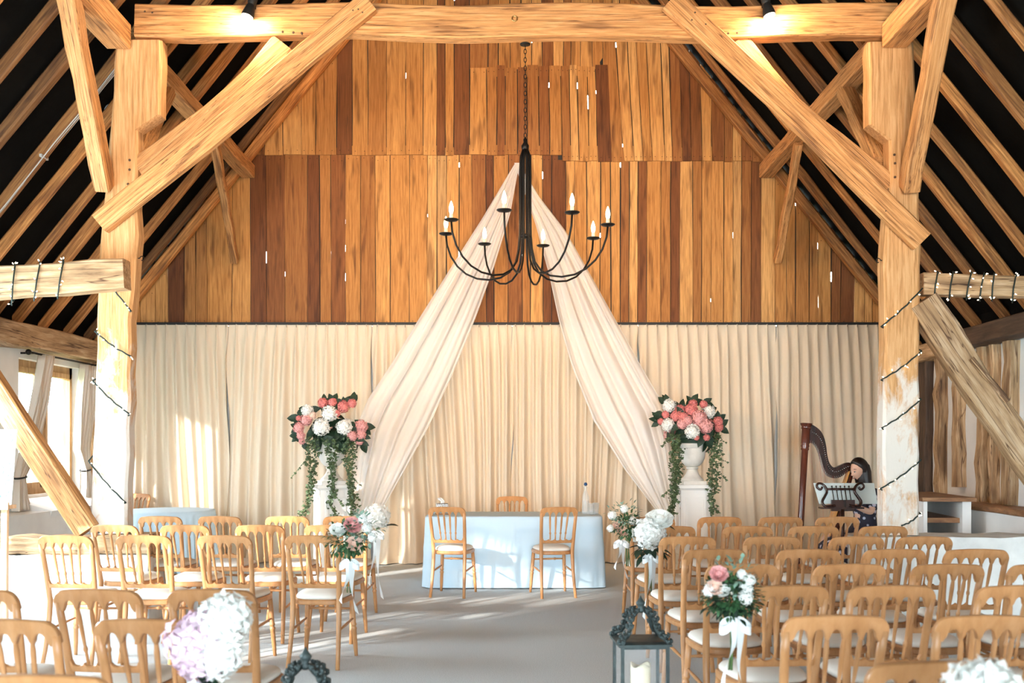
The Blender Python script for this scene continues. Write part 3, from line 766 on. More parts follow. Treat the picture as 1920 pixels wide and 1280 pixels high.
# rows: distance of the back rail from its height in the picture; seats from the aisle outwards (picture x of the rail centre)
right_rows = [(966, (1222, 1345, 1460, 1565)), (983, (1252, 1400, 1524, 1648)), (1002, (1286, 1444, 1596, 1727)), (1025, (1331, 1510, 1668, 1826)),
              (1052, (1383, 1581, 1768, 1945)), (1091, (1462, 1667, 1895, 2090)), (1145, (1559, 1846, 2120)), (1228, (1735, 2080)), (1352, (1995,))]
left_rows = [(965, (650, 541, 418, 304)), (981, (622, 490, 350, 224)), (1000, (593, 430, 273, 131)), (1098, (407, 198, -35)), (1152, (292, 30)), (1252, (97,))]
for side_, rows_, nmz in (('harp', right_rows, 'chairs on the harp side of the aisle'), ('window', left_rows, 'chairs on the window side of the aisle')):
    for i, (yt, xs) in enumerate(rows_):
        yr = .575 * FPX / (yt - VY)
        for k, px in enumerate(xs):
            X = (px - VX) / FPX * yr; Y = yr + .255
            rz = rr.uniform(-3, 3) + (3 if side_ == 'harp' else -4)
            if side_ == 'window' and i == 2 and k == 0: rz = -5
            chair(X, Y, rz, 'honey wood spindle-back chair, %s side of aisle, %s row behind table, %s from aisle' % (side_, ORD[i], ORD[k]), nmz)
chair((848 - VX) / FPX * 9.78, 10.02, -11, 'wooden spindle-back chair drawn up to the registry table at the box end', 'chairs at the registry table')
chair((1038 - VX) / FPX * 9.76, 10.0, 11, 'wooden spindle-back chair drawn up to the registry table at the bottle end', 'chairs at the registry table')
chair((960 - VX) / FPX * 11.75, 11.52, 180, 'wooden spindle-back chair behind the registry table, facing the aisle', 'chairs at the registry table')
chair(-4.70, 12.22, 165, 'wooden spindle-back chair half hidden behind the window side post', 'chairs at the round table')
chair(-4.25, 11.1, -15, 'wooden spindle-back chair in front of the round table, by the whitewashed post') if False else None

# ================================================================== tables
def cloth(w, d, h, expo, n, flare, seed, z0=.012, fold=.012):
    rr = random.Random(seed); rings = []
    dense = []
    for k in range(4000):
        t = 2 * math.pi * k / 4000; cx, sy = math.cos(t), math.sin(t); ex = 2 / expo
        dense.append(Vector((math.copysign(abs(cx) ** ex, cx) * w, math.copysign(abs(sy) ** ex, sy) * d, 0)))
    Ls = [0]
    for k in range(4000): Ls.append(Ls[-1] + (dense[(k + 1) % 4000] - dense[k]).length)
    base = []; j = 0
    for k in range(n):
        tgt = Ls[-1] * k / n
        while Ls[j + 1] < tgt: j += 1
        q = (tgt - Ls[j]) / max(1e-9, Ls[j + 1] - Ls[j]); base.append(dense[j].lerp(dense[(j + 1) % 4000], q))
    nrm = []
    for k in range(n):
        e = base[(k + 2) % n] - base[k - 2]; nrm.append(Vector((e.y, -e.x, 0)).normalized())
    def loop(off, z, wav):
        out = []
        for k in range(n):
            t = 2 * math.pi * k / n; nl = nrm[k]
            corner = 1 - max(abs(nl.x), abs(nl.y)) ** 6 if expo > 3 else 1
            wv = wav * (math.sin(t * 7 + seed) * .5 + .6 * math.sin(t * 17 + 2 * seed) + .4 * math.sin(t * 31) + 2.0 * corner * math.sin(t * 43 + seed))
            if expo > 3 and abs(base[k].x) < .012 and z < h - .05: wv += .004
            out.append(base[k] + nl * (off + wv) + Vector((0, 0, z)))
        return out
    prof = [(-.03, h), (-.006, h - .003), (.002, h - .012), (.004, h - .04)]
    rings = [loop(o_, z, 0) for o_, z in prof]
    for k in range(1, 13):
        t = k / 12; rings.append(loop(.004 + flare * t + (.004 if k == 5 else 0), (h - .04) * (1 - t) + z0 * t, fold * t))
    m0 = MB(); m0.rings(rings, cap=False); m0.add(rings[0], [tuple(range(n))])
    return m0
tb = thing('registry_table', 'folding table beneath the pale blue cloth facing the aisle', 'table', ((963 - VX) / FPX * 10.8, 10.82, 0))
MB().box(-.90, .90, -.37, .37, .72, .748).build('tabletop', 'plain_top' if 'plain_top' in MT else 'easel_wood', tb)
for sx in (-1, 1):
    for sy in (-1, 1): MB().tube([(sx * .8, sy * .3, 0), (sx * .8, sy * .3, .72)], .018, 8).build('leg', 'iron', tb, True)
o = cloth(.935, .40, .756, 12, 300, .035, 1, fold=.009).build('tablecloth', 'cloth_blue', None, smooth=60); o.location = tb.location
# fold creases pressed into the cloth
tag(o, 'pale blue floor-length cloth on the registry table', 'tablecloth')
rt = thing('round_table', 'round table beneath a pale blue cloth by the gable curtain', 'table', (-3.98, 11.70, 0))
MB().lathe([(.50, .70), (.51, .71), (.51, .725), (.50, .735)], 32).build('tabletop', 'easel_wood', rt)
MB().lathe([(.28, 0), (.27, .03), (.05, .06), (.04, .4), (.05, .68), (.2, .70)], 16).build('pedestal_leg', 'iron', rt, True)
o = cloth(.535, .535, .745, 2, 160, .05, 2, fold=.02).build('tablecloth', 'cloth_blue', None, smooth=60); o.location = rt.location
tag(o, 'pale blue cloth over the round table near the window', 'tablecloth')
TX, TY, TZ = tb.location.x, tb.location.y, .757
# tissue box
bx = thing('tissue_box', 'chrome tissue box with a white tissue standing out of it', 'tissue box', ((828 - VX) / FPX * 10.7, 10.72, TZ), R(8))
MB().box(-.068, .068, -.068, .068, 0, .012).build('base_band', 'sill_wood', bx)
m0 = MB(); m0.rings([[Vector((sx * q, sy * q, z)) for sx, sy in ((-1, -1), (1, -1), (1, 1), (-1, 1))] for q, z in ((.063, .012), (.065, .05), (.065, .115), (.06, .122), (.03, .123))]); m0.build('box_body', 'chrome', bx)
m0 = MB(); m0.grid([[(.035 * (u - .5) * (1 + v) + .012 * math.sin(v * 5), .018 * math.sin(u * 12 + v * 2), .120 + .065 * v * (1 - .5 * abs(u - .4))) for u in [i / 12 for i in range(13)]] for v in [j / 6 for j in range(7)]])
m0.build('tissue', 'ceramic', bx, True)
# bottle and two tumblers
bt = thing('water_bottle', 'clear swing-top water bottle with a blue stopper on the registry table', 'bottle', ((1098 - VX) / FPX * 10.8, 10.8, TZ))
MB().lathe([(.038, 0), (.041, .006), (.041, .15), (.036, .19), (.018, .245), (.0135, .27), (.0135, .295), (.016, .30), (.014, .305)], 20).build('glass_body', 'tumbler_glass', bt, True)
MB().lathe([(.036, .006), (.038, .01), (.038, .14), (.03, .141)], 20).build('water', 'tumbler_glass', bt, True)
MB().ball((0, 0, .322), .019, 12, 8).build('stopper', 'stopper', bt, True)
MB().tube([(-.016, 0, .275), (-.022, 0, .30), (-.014, 0, .33), (.014, 0, .33), (.022, 0, .30), (.016, 0, .275)], .0022, 6).build('wire_bail', 'chrome', bt, True)
for q, px in enumerate((1108, 1118)):
    g = thing('tumbler', ('clear glass tumbler touching the water bottle', 'clear glass tumbler at the table corner behind the other tumbler')[q], 'glass', ((px - VX) / FPX * 10.75, 10.70 + .1 * q, TZ), 0, 'tumblers on the registry table')
    MB().lathe([(.028, 0), (.031, .004), (.036, .12), (.0345, .12), (.030, .012), (.001, .011)], 20).build('glass', 'tumbler_glass', g, True)
    MB().lathe([(.0285, .0005), (.0315, .0035), (.0315, .010), (.0285, .0112)], 20).build('thick_base', 'tumbler_glass', g, True)

# ================================================================== chandelier
CX, CY = (985 - VX) / FPX * YT, YT + .06
ch = thing('chandelier', 'black iron eight-arm chandelier with candle bulbs hanging on a chain', 'chandelier', (CX, CY, 0))
ztop = tie.matrix_world.translation.z - .12 if False else 4.95
MB().lathe([(.045, ztop - .012), (.045, ztop - .004), (.03, ztop)], 16).build('ceiling_rose', 'iron', ch, True)
m0 = MB(); z = ztop - .01; k = 0
while z > 4.10:
    pts = [(.011 * math.cos(a) * (1 if k % 2 else 0), .011 * math.cos(a) * (0 if k % 2 else 1), z - .024 + .022 * math.sin(a)) for a in [q * math.pi / 5 for q in range(11)]]
    m0.tube(pts, .0032, 5, cap=False); z -= .036; k += 1
m0.build('chain', 'iron', ch, True)
MB().lathe([(.012, 4.02), (.03, 4.04), (.034, 4.07), (.014, 4.10), (.018, 4.12), (.008, 4.14)], 12).build('hub', 'iron', ch, True)
MB().lathe([(.05, 3.28), (.052, 3.285), (.052, 3.30), (.05, 3.305)], 16).build('collar', 'iron', ch, True)
glow_pts = []
for k in range(8):
    a = R(8 + 22.5 + 45 * k); sn, cs = math.sin(a), -math.cos(a)
    Rm = .715
    prof = [(.012, 4.06), (.040, 3.98), (.047, 3.8), (.047, 3.5), (.050, 3.30), (.060, 3.18), (.085, 3.07), (.14, 2.99), (.22, 2.945), (.32, 2.93), (.43, 2.945), (.53, 2.99), (.61, 3.06), (.67, 3.15), (.705, 3.25), (Rm, 3.345)]
    arm = MB().tube([(r_ * sn, r_ * cs, z_) for r_, z_ in prof], .0088, 8).build('arm', 'iron', ch, True)
    c = (Rm * sn, Rm * cs, 0)
    MB().lathe([(.008, 3.335), (.05, 3.343), (.062, 3.352), (.060, 3.356), (.012, 3.350)], 18, c).build('drip_tray', 'iron', arm, True)
    MB().lathe([(.015, 3.352), (.016, 3.36), (.015, 3.40), (.012, 3.402)], 12, c).build('candle_sleeve', 'wax', arm, True)
    MB().lathe([(.010, 3.400), (.015, 3.415), (.019, 3.435), (.018, 3.455), (.012, 3.478), (.005, 3.498), (.001, 3.506)], 12, c).build('bulb', 'bulb_glow', arm, True)
    light('chandelier_bulb_light', 'POINT', (CX + c[0], CY + c[1], 3.56), 3.0, WARM, shadow_soft_size=.02)

# ================================================================== spotlights
def spot(loc, yaw, label, aim, e, on_beam):
    s_ = thing('spotlight', label, 'spotlight', loc, yaw)
    MB().box(-.02, .02, -.03, .05, -.03, .0).build('bracket', 'black', s_)
    d = Vector(aim).normalized()
    MB().lathe([(.030, -.10), (.036, -.095), (.038, -.02), (.030, .0), (.036, .01), (.052, .085), (.054, .11), (.050, .112), (.046, .095), (.001, .09)], 18, (0, -.06, -.03), d).build('housing', 'black', s_, 40)
    MB().lathe([(.044, .098), (.046, .101), (.03, .106), (.001, .108)], 18, (0, -.06, -.03), d).build('lens', 'lamp_glow', s_, True)
    L = Vector(loc) + Matrix.Rotation(yaw, 3, 'Z') @ (Vector((0, -.06, -.03)) + d * .13)
    light('spotlight_beam', 'POINT', L, e, (1.0, .74, .46), shadow_soft_size=.03)
a = P(476, 16, YT); spot((a.x, YT - .03, a.z + .02), 0, 'black can spotlight on the tie beam, window side', (-.22, -.12, -.8), 34, True)
a = P(1432, 14, YT); spot((a.x, YT - .03, a.z + .02), 0, 'black can spotlight on the tie beam, harp side', (.16, -.12, -.8), 34, True)
# two unseen cans added behind the tie beam as fill for the gable boards
for sx, wd, en in ((-1, 'window side', 215), (1, 'harp side', 150)):
    s_ = thing('spotlight', 'added unseen can spotlight behind the tie beam brightening the gable, ' + wd, 'spotlight', (sx * 1.7, YT + .20, 5.14))
    d = Vector((-sx * .15, 1, .0)).normalized()
    MB().box(-.02, .02, -.055, .02, -.01, .03).build('bracket', 'black', s_)
    MB().lathe([(.030, -.05), (.036, -.045), (.040, .02), (.050, .07), (.046, .075), (.001, .06)], 18, (0, .03, 0), d).build('housing', 'black', s_, 40)
    MB().lathe([(.044, .066), (.03, .070), (.001, .072)], 18, (0, .03, 0), d).build('lens', 'lamp_glow', s_, True)
    p = Vector((sx * 1.7, YT + .34, 5.14)); light('gable_fill', 'SPOT', p, en, WARM, target=(-sx * .5, YB, 4.9), spot_size=R(125), spot_blend=.7, shadow_soft_size=.05)
# uplighters on the second truss line, out over the chairs: they wash roof and truss
for i, (x, y, z, tx, ty, tz, e, so) in enumerate([(-2.3, 3.9, 3.0, .6, YB, 5.0, 390, .9), (2.3, 3.9, 3.0, -.9, YB, 5.2, 260, .9), (-1.2, 4.4, 4.6, -3.2, 9.0, 4.4, 60, 1), (1.2, 4.4, 4.6, 3.2, 9.0, 4.4, 60, 1)]):
    light('uplighter', 'SPOT', (x, y, z), e, WARM, target=(tx, ty, tz), spot_size=R(95), spot_blend=.8, shadow_soft_size=.12)
# ================================================================== fairy lights
def fairy(label, segs, ties, yf, yb, tyf, tyb, seed):
    rr = random.Random(seed); root = thing('string_lights', label, 'string lights')
    path = []
    for i, (a, c) in enumerate(segs):
        for k in range(9):
            t = k / 8; x, y = a[0] + (c[0] - a[0]) * t, a[1] + (c[1] - a[1]) * t
            path.append(P(x, y + 5 * math.sin(t * math.pi) * (1 if k % 2 else .6), yf + rr.uniform(-.006, .004)))
        if i < len(segs) - 1:
            n_ = segs[i + 1][0]
            for k in range(1, 6):
                t = k / 6; x, y = c[0] + (n_[0] - c[0]) * t, c[1] + (n_[1] - c[1]) * t
                path.append(P(x, y, yb))
    tp = []
    for i, (xa, ya, xb_, yb_) in enumerate(ties):
        tp.append(P(xa, ya, tyb)); tp.append(P(xa, ya - 3, (tyf + tyb) / 2)); tp.append(P(xa, ya, tyf)); tp.append(P((xa + xb_) / 2 - 1, (ya + yb_) / 2, tyf - .004)); tp.append(P(xb_, yb_, tyf)); tp.append(P(xb_, yb_ + 4, (tyf + tyb) / 2)); tp.append(P(xb_, yb_, tyb))
    w = MB()
    bme = MB().lathe([(.001, -.009), (.004, -.006), (.0045, .002), (.001, .010)], 6).data('bulb', 'fairy_glow', True)
    for pts in (path, tp):
        if not pts: continue
        pts = pts if pts is path else list(reversed(pts))
        w.tube(pts, .0065, 6); acc = 0
        for a, c in zip(pts[:-1], pts[1:]):
            L = (c - a).length; acc += L
            while acc > .085:
                acc -= .085
                p = a.lerp(c, rr.random()); d = Vector((rr.uniform(-1, 1), -rr.random(), rr.uniform(-1, 1))).normalized() * .026
                b_ = link('bulb', bme, root); b_.location = p + d; b_.rotation_euler = d.to_track_quat('Z', 'Y').to_euler()
                w.tube([p, p + d * .75], .0028, 5)
    w.build('wire', 'wire_green', root, True)
fairy('green fairy light string wound round the window side post and aisle beam',
      [((176, 487), (246, 583)), ((178, 621), (246, 668)), ((174, 714), (243, 776)), ((166, 864), (236, 942)), ((164, 985), (205, 1004))],
      [(28, 498, 22, 568), (75, 494, 64, 560), (119, 490, 108, 556)], YT - .022, YT + .185, YT - .185, YT - .0, 1)
# the first turn goes in front of the aisle beam
fairy('green fairy light string wound round the harp side post and aisle beam',
      [((1730, 540), (1652, 612)), ((1728, 658), (1652, 712)), ((1727, 748), (1653, 802)), ((1727, 862), (1650, 916)), ((1726, 962), (1690, 985))],
      [(1758, 512, 1752, 556), (1787, 512, 1780, 557), (1821, 512, 1812, 558), (1845, 514, 1837, 560), (1864, 515, 1860, 560), (1905, 516, 1898, 563), (1945, 517, 1938, 564)], YT - .022, YT + .185, YT + .005, YT + .155, 2)

# ================================================================== flowers
def floret_ball(r, n, seed, petal=.36, four=True):
    rr = random.Random(seed); m0 = MB(); m0.ball((0, 0, 0), r * .74, 10, 7)
    ga = math.pi * (3 - math.sqrt(5))
    for i in range(n):
        z = 1 - 2 * (i + .5) / n; q = math.sqrt(1 - z * z); a = i * ga
        d = Vector((q * math.cos(a), q * math.sin(a), z)); c = d * r * rr.uniform(.78, 1.04)
        u = d.orthogonal().normalized(); u = Matrix.Rotation(rr.uniform(0, 6.28), 3, d) @ u; w = d.cross(u)
        s = r * petal * rr.uniform(.75, 1.1)
        for k in range(4):
            t = k * math.pi / 2; e = u * math.cos(t) + w * math.sin(t); f = d.cross(e)
            lift = rr.uniform(-.15, .45)
            m0.add([c, c + e * s * .45 + f * s * .36 + d * s * .12, c + e * s * .95 + d * s * lift, c + e * s * .45 - f * s * .36 + d * s * .12], [(0, 1, 2, 3)])
    return m0
HYD = {}
def hyd(mat, seed=0):
    k = (mat, seed)
    if k not in HYD: HYD[k] = floret_ball(1.0, 78, seed + 5).data('hydrangea_head', mat)
    return HYD[k]
def rose_data(mat, seed=1):
    k = ('rose', mat)
    if k in HYD: return HYD[k]
    rr = random.Random(seed); m0 = MB(); m0.ball((0, 0, .1), .5, 10, 7)
    for L, (n, rad, tilt, h) in enumerate([(4, .30, .15, .75), (6, .52, .35, .70), (8, .74, .65, .52), (8, .92, 1.0, .28)]):
        for i in range(n):
            a = 2 * math.pi * i / n + L * .6; e = Vector((math.cos(a), math.sin(a), 0)); f = Vector((-math.sin(a), math.cos(a), 0)); rows = []
            for v in range(4):
                t = v / 3; wdt = .45 * rad * (1.2 + .6 * math.sin(t * 2.6)); out = rad * (.45 + .55 * t + .25 * tilt * t * t)
                rows.append([e * out * math.cos(.25 * q) + f * q * wdt + Vector((0, 0, -.35 + (h + .35) * t - .10 * q * q)) for q in (-1, -.4, .4, 1)])
            m0.grid(rows)
    HYD[k] = m0.data('rose_bloom', mat, True); return HYD[k]
def leaf_verts(L, w, droop=.25, fold=.18):
    rows = []
    for t, ww in ((0, .08), (.15, .55), (.38, 1.0), (.62, .88), (.82, .5), (1, .02)):
        z = -droop * L * t * t
        rows.append([Vector((L * t, -w * ww / 2, z + fold * w * ww)), Vector((L * t, 0, z)), Vector((L * t, w * ww / 2, z + fold * w * ww))])
    return rows
LEAF = {}
def leaf_data(mat, L=1.0, w=.62, droop=.25):
    k = (mat, w, droop)
    if k not in LEAF: LEAF[k] = MB().grid(leaf_verts(L, w, droop)).data('leaf', mat, True)
    return LEAF[k]
def orient(o, d, up=(0, 0, 1), roll=0):
    q = Vector(d).to_track_quat('X', 'Z'); o.rotation_mode = 'QUATERNION'; o.rotation_quaternion = q @ Matrix.Rotation(roll, 3, 'X').to_quaternion()
def put(name, me, parent, loc, scale, rot=None):
    o = link(name, me, parent); o.location = loc; o.scale = (scale,) * 3 if not hasattr(scale, '__len__') else scale
    if rot is not None: o.rotation_euler = rot
    return o
def ivy_mesh(strands, seed, size=.034):
    """strands: list of point lists (local); small five-pointed leaves all along"""
    rr = random.Random(seed); m0 = MB()
    for pts, dens, spread in strands:
        pts = [Vector(p) for p in pts]
        m0.cur = 1; m0.tube(pts, .0022, 4); m0.cur = 0
        for a, c in zip(pts[:-1], pts[1:]):
            n = max(1, int((c - a).length * dens * .52))
            for k in range(n):
                p = a.lerp(c, (k + rr.random()) / n) + Vector((rr.gauss(0, spread), rr.gauss(0, spread * .8), rr.gauss(0, spread * .4)))
                n_ = Vector((rr.uniform(-.9, .9), rr.uniform(-1.2, -.1), rr.uniform(-.1, .9))).normalized()
                dn = Vector((rr.uniform(-.6, .6), 0, -1)); dn = (dn - n_ * dn.dot(n_)).normalized(); sx = n_.cross(dn); s = size * rr.uniform(.5, 1.25)
                sh = [(-.15, 0), (-.05, .5), (.30, .62), (.45, .30), (1.0, 0), (.45, -.30), (.30, -.62), (-.05, -.5)]
                vs = [p + n_ * s * .12] + [p + dn * s * u * .9 + sx * s * v for u, v in sh]
                m0.add(vs, [(0, i, i % 8 + 1) for i in range(1, 9)])
    return m0
YU = 11.5
def pedestal_urn(px, rz, blooms, ivy, leaves, side_word, seed):
    rr = random.Random(seed); c = P(px, VY, YU); cx = c.x
    pd = thing('pedestal', 'white panelled pedestal carrying the urn on the %s' % side_word, 'pedestal', (cx, YU, 0), R(rz))
    def slab(q0, q1, z0, z1, name):
        MB().rings([[Vector((sx * q, sy * q, z)) for sx, sy in ((-1, -1), (1, -1), (1, 1), (-1, 1))] for q, z in ((q0, z0), (q1, z1))]).build(name, 'white_paint', pd)
    slab(.205, .205, 0, .09, 'plinth'); slab(.20, .178, .09, .12, 'base_moulding'); slab(.172, .172, .12, .99, 'shaft')
    slab(.178, .20, .99, 1.015, 'cornice'); slab(.215, .215, 1.015, 1.05, 'cap')
    for k in range(4):
        fr = MB(); a, b_, y = .118, .088, -.172
        for q in ((-a, -b_, .22, .91), (b_, a, .22, .91), (-b_, b_, .22, .25), (-b_, b_, .88, .91)): fr.box(q[0], q[1], y - .010, y + .002, q[2], q[3])
        o = fr.build('panel_moulding', 'white_paint', pd); o.rotation_euler = (0, 0, k * math.pi / 2)
    u = thing('garden_urn', 'fluted white stone urn on the pedestal on the %s' % side_word, 'urn', (cx, YU, 1.05), R(rz))
    MB().box(-.135, .135, -.135, .135, 0, .042).build('base_block', 'stone_white', u)
    MB().lathe([(.125, .042), (.128, .055), (.118, .07), (.10, .085), (.075, .12), (.058, .16), (.055, .175), (.068, .185), (.068, .197), (.05, .205)], 40, flute=.02).build('foot', 'stone_white', u, 50)
    MB().lathe([(.05, .20), (.08, .215), (.115, .25), (.138, .30), (.148, .36), (.148, .42)], 48, flute=.022).build('bowl', 'stone_white', u, 50)
    MB().lathe([(.150, .418), (.158, .43), (.170, .452), (.176, .465), (.172, .475), (.15, .47), (.135, .44)], 40).build('rim', 'stone_white', u, True)
    base = Vector((cx, YU, 1.50))
    fa = thing('flower_arrangement', 'pink and white hydrangeas with trailing ivy in the urn on the %s' % side_word, 'flowers', base)
    Rb = .40; cen = Vector((0, 0, .12))
    MB().ball((0, 0, .06), .17, 12, 8, (1, 1, .8)).build('moss_core', 'leaf_dark', fa, True)
    def place(bx, by, rp):
        q = P(bx, by, YU) - base; d = q - cen; h = max(.02, .30 ** 2 - min(.0899, (d.x ** 2 + d.z ** 2) * .7)); q.y = -math.sqrt(h) * .95
        return q, rp / FPX * YU
    for i, (bx, by, rp, m_) in enumerate(blooms):
        q, r_ = place(bx, by, rp); q *= (YU + q.y) / YU if False else 1
        k = (YU + q.y) / YU; w = base + q; X = (bx - VX) / FPX * w.y; Z = CAMH + (VY - by) / FPX * w.y
        o = put('hydrangea_head', hyd(m_, i % 2), fa, Vector((X, w.y, Z)) - base, r_ * 1.02, (rr.uniform(0, 6), rr.uniform(0, 6), rr.uniform(0, 6)))
        for _ in range(3):
            dd = Vector((X - cx, 0, Z - base.z - .06)); a = math.atan2(dd.z, dd.x) + rr.gauss(0, .9); x_ = Vector((math.cos(a), rr.uniform(-.25, .15), math.sin(a) - .15)).normalized()
            z_ = Vector((rr.uniform(-.4, .4), -1, rr.uniform(-.1, .6))); z_ = (z_ - x_ * z_.dot(x_)).normalized()
            lf = put('leaf', leaf_data('leaf_dark'), fa, Vector((X, w.y + r_ * .75 + rr.uniform(0, .05), Z)) - base + x_ * r_ * .15, rr.uniform(.10, .15)); lf.rotation_mode = 'QUATERNION'; lf.rotation_quaternion = Matrix((x_, z_.cross(x_), z_)).transposed().to_quaternion()
    for i in range(9):                                   # the far side
        a = rr.uniform(.2, math.pi - .2); q = Vector((math.cos(a) * .28, math.sin(a) * .24, rr.uniform(.0, .28)))
        put('hydrangea_head', hyd(('petal_white', 'petal_pink', 'petal_rose')[i % 3], i % 2), fa, q, rr.uniform(.06, .08), (rr.uniform(0, 6),) * 3)
    ld = leaf_data('leaf_dark')
    for i in range(leaves):
        a = rr.uniform(0, 2 * math.pi); e = rr.uniform(-.35, 1.2); d = Vector((math.cos(a) * math.cos(e), math.sin(a) * math.cos(e) * .8, math.sin(e)))
        o = put('leaf', ld, fa, cen * .8 + d * rr.uniform(.17, .27), rr.uniform(.11, .19)); z_ = (d + Vector((rr.uniform(-.3, .3), rr.uniform(-.5, .1), rr.uniform(-.1, .4)))).normalized(); x_ = d.cross(Vector((rr.uniform(-1, 1), rr.uniform(-1, 1), rr.uniform(-1, 1)))) + Vector((d.x * .5, -.1, -.25)); x_ = (x_ - z_ * x_.dot(z_)).normalized(); o.rotation_mode = 'QUATERNION'; o.rotation_quaternion = Matrix((x_, z_.cross(x_), z_)).transposed().to_quaternion()
    for i, (pxs, dens, spr) in enumerate(ivy):
        pts = []
        for j, (ix, iy) in enumerate(pxs):
            yy = YU - .20 - .03 * min(j, 2) - .05 * math.sin(i * 2.1 + j)
            pts.append(P(ix, iy, yy) - base)
        iv = ivy_mesh([(pts, dens, spr)], seed + i).build('ivy_trail', ['leaf_ivy', 'stem'], fa)
    return fa
Wt, Pk, Rs = 'petal_white', 'petal_pink', 'petal_rose'
pedestal_urn(622, 24, [(618, 775, 14, Wt), (602, 800, 15, Wt), (645, 800, 14, Wt), (576, 769, 11, Wt), (574, 787, 11, Rs), (605, 755, 9, Pk), (623, 754, 8, Pk), (644, 762, 11, Pk), (660, 756, 8, Pk), (586, 779, 7, 'petal_blush'),
              (677, 799, 12, Rs), (660, 817, 9, Rs), (676, 815, 10, Rs), (674, 827, 7, Rs), (560, 802, 10, Rs), (564, 816, 8, Rs), (566, 827, 6, Rs), (632, 775, 6, Pk), (560, 784, 5, Pk)],
             [([(580, 820), (578, 850), (584, 880), (582, 920), (574, 950), (566, 968)], 420, .026), ([(590, 822), (592, 850), (586, 900), (580, 925)], 340, .024), ([(575, 860), (560, 878), (545, 897)], 70, .004),
              ([(612, 822), (618, 850), (622, 890), (624, 925), (618, 940), (632, 968)], 420, .024), ([(626, 822), (630, 860), (622, 900), (625, 930)], 260, .02), ([(624, 925), (604, 945)], 120, .012), ([(626, 925), (645, 948)], 80, .010),
              ([(650, 815), (652, 850), (656, 890), (660, 930), (660, 965)], 420, .024), ([(662, 815), (664, 850), (656, 900), (662, 950)], 320, .022), ([(662, 895), (676, 910)], 70, .005), ([(662, 925), (676, 938)], 80, .006)], 90, 'window side', 41)
pedestal_urn(1298, 3, [(1255, 760, 12, Wt), (1329, 772, 12, 'petal_white'), (1252, 796, 12, Wt), (1298, 809, 13, Wt), (1296, 769, 12, Pk), (1311, 784, 14, Rs), (1323, 799, 13, Rs), (1275, 768, 9, Pk), (1267, 779, 10, Pk), (1279, 795, 9, Rs), (1289, 789, 9, Rs), (1281, 781, 8, Pk),
              (1299, 757, 8, Pk), (1319, 758, 7, Pk), (1346, 790, 9, Pk), (1348, 801, 8, Pk), (1248, 777, 7, Pk), (1239, 790, 6, Pk), (1325, 820, 6, Pk), (1306, 820, 5, Pk)],
             [([(1262, 812), (1264, 850), (1266, 890), (1262, 930), (1260, 968)], 620, .028), ([(1272, 815), (1275, 850), (1268, 890), (1266, 940)], 480, .026), ([(1252, 820), (1242, 838)], 160, .016), ([(1258, 915), (1240, 930)], 80, .006), ([(1262, 945), (1250, 958)], 70, .006),
              ([(1340, 812), (1338, 850), (1334, 890), (1334, 930), (1337, 962)], 420, .024), ([(1348, 815), (1350, 850), (1344, 890), (1344, 925)], 320, .024), ([(1346, 812), (1354, 825), (1362, 830)], 110, .006), ([(1352, 860), (1366, 868)], 90, .006), ([(1350, 888), (1364, 900)], 80, .006), ([(1336, 950), (1352, 962)], 110, .010)], 60, 'harp side', 63)

# ---- posies tied on the aisle chairs
def ribbon(root, p, L, seed, wid=.035):
    rr = random.Random(seed); p = Vector(p)
    for k, s in enumerate((-1, 1)):
        lp = []
        for t in [i / 12 for i in range(13)]:
            a = t * 2 * math.pi; lp.append([p + Vector((s * (.055 * (1 - math.cos(a)) * .5 + .01), -.012 + .018 * math.sin(a), .012 * math.sin(a) + q * wid * .5 - .015 * (1 - math.cos(a)))) for q in (-1, 1)])
        MB().grid(lp).build('bow_loop', 'satin', root, True)
        ll = L * (1 if k else rr.uniform(.7, .9)); rows = []
        for i in range(15):
            t = i / 14; x = s * (.008 + .035 * t) + .012 * math.sin(t * 5 + k * 2); y = -.02 + .012 * math.sin(t * 7 + seed)
            rows.append([p + Vector((x + q * wid * .5 * math.cos(t * 2.2 * s), y + q * .014 * math.sin(t * 3 + k), -ll * t + q * .012 * (1 if i == 14 else 0))) for q in (-1, 0, 1)])
        MB().grid(rows).build('ribbon_tail', 'satin', root, True)
    MB().ball(p + Vector((0, -.012, 0)), .02, 8, 6).build('knot', 'satin', root, True)
def foliage(n, R_, size, seed, flat=.8):
    rr = random.Random(seed); m0 = MB()
    for i in range(n):
        d = Vector((rr.gauss(0, 1), rr.gauss(0, .8), rr.gauss(0, .8))).normalized(); p = d * R_ * rr.uniform(.35, 1.0); p.z *= flat
        lv = leaf_verts(size * rr.uniform(.6, 1.25), size * .56, .3, .1); q = (d + Vector((rr.uniform(-.6, .6), rr.uniform(-.6, .6), rr.uniform(-.2, .5)))).to_track_quat('X', 'Z')
        m0.grid([[p + q @ v for v in r_] for r_ in lv])
    return m0
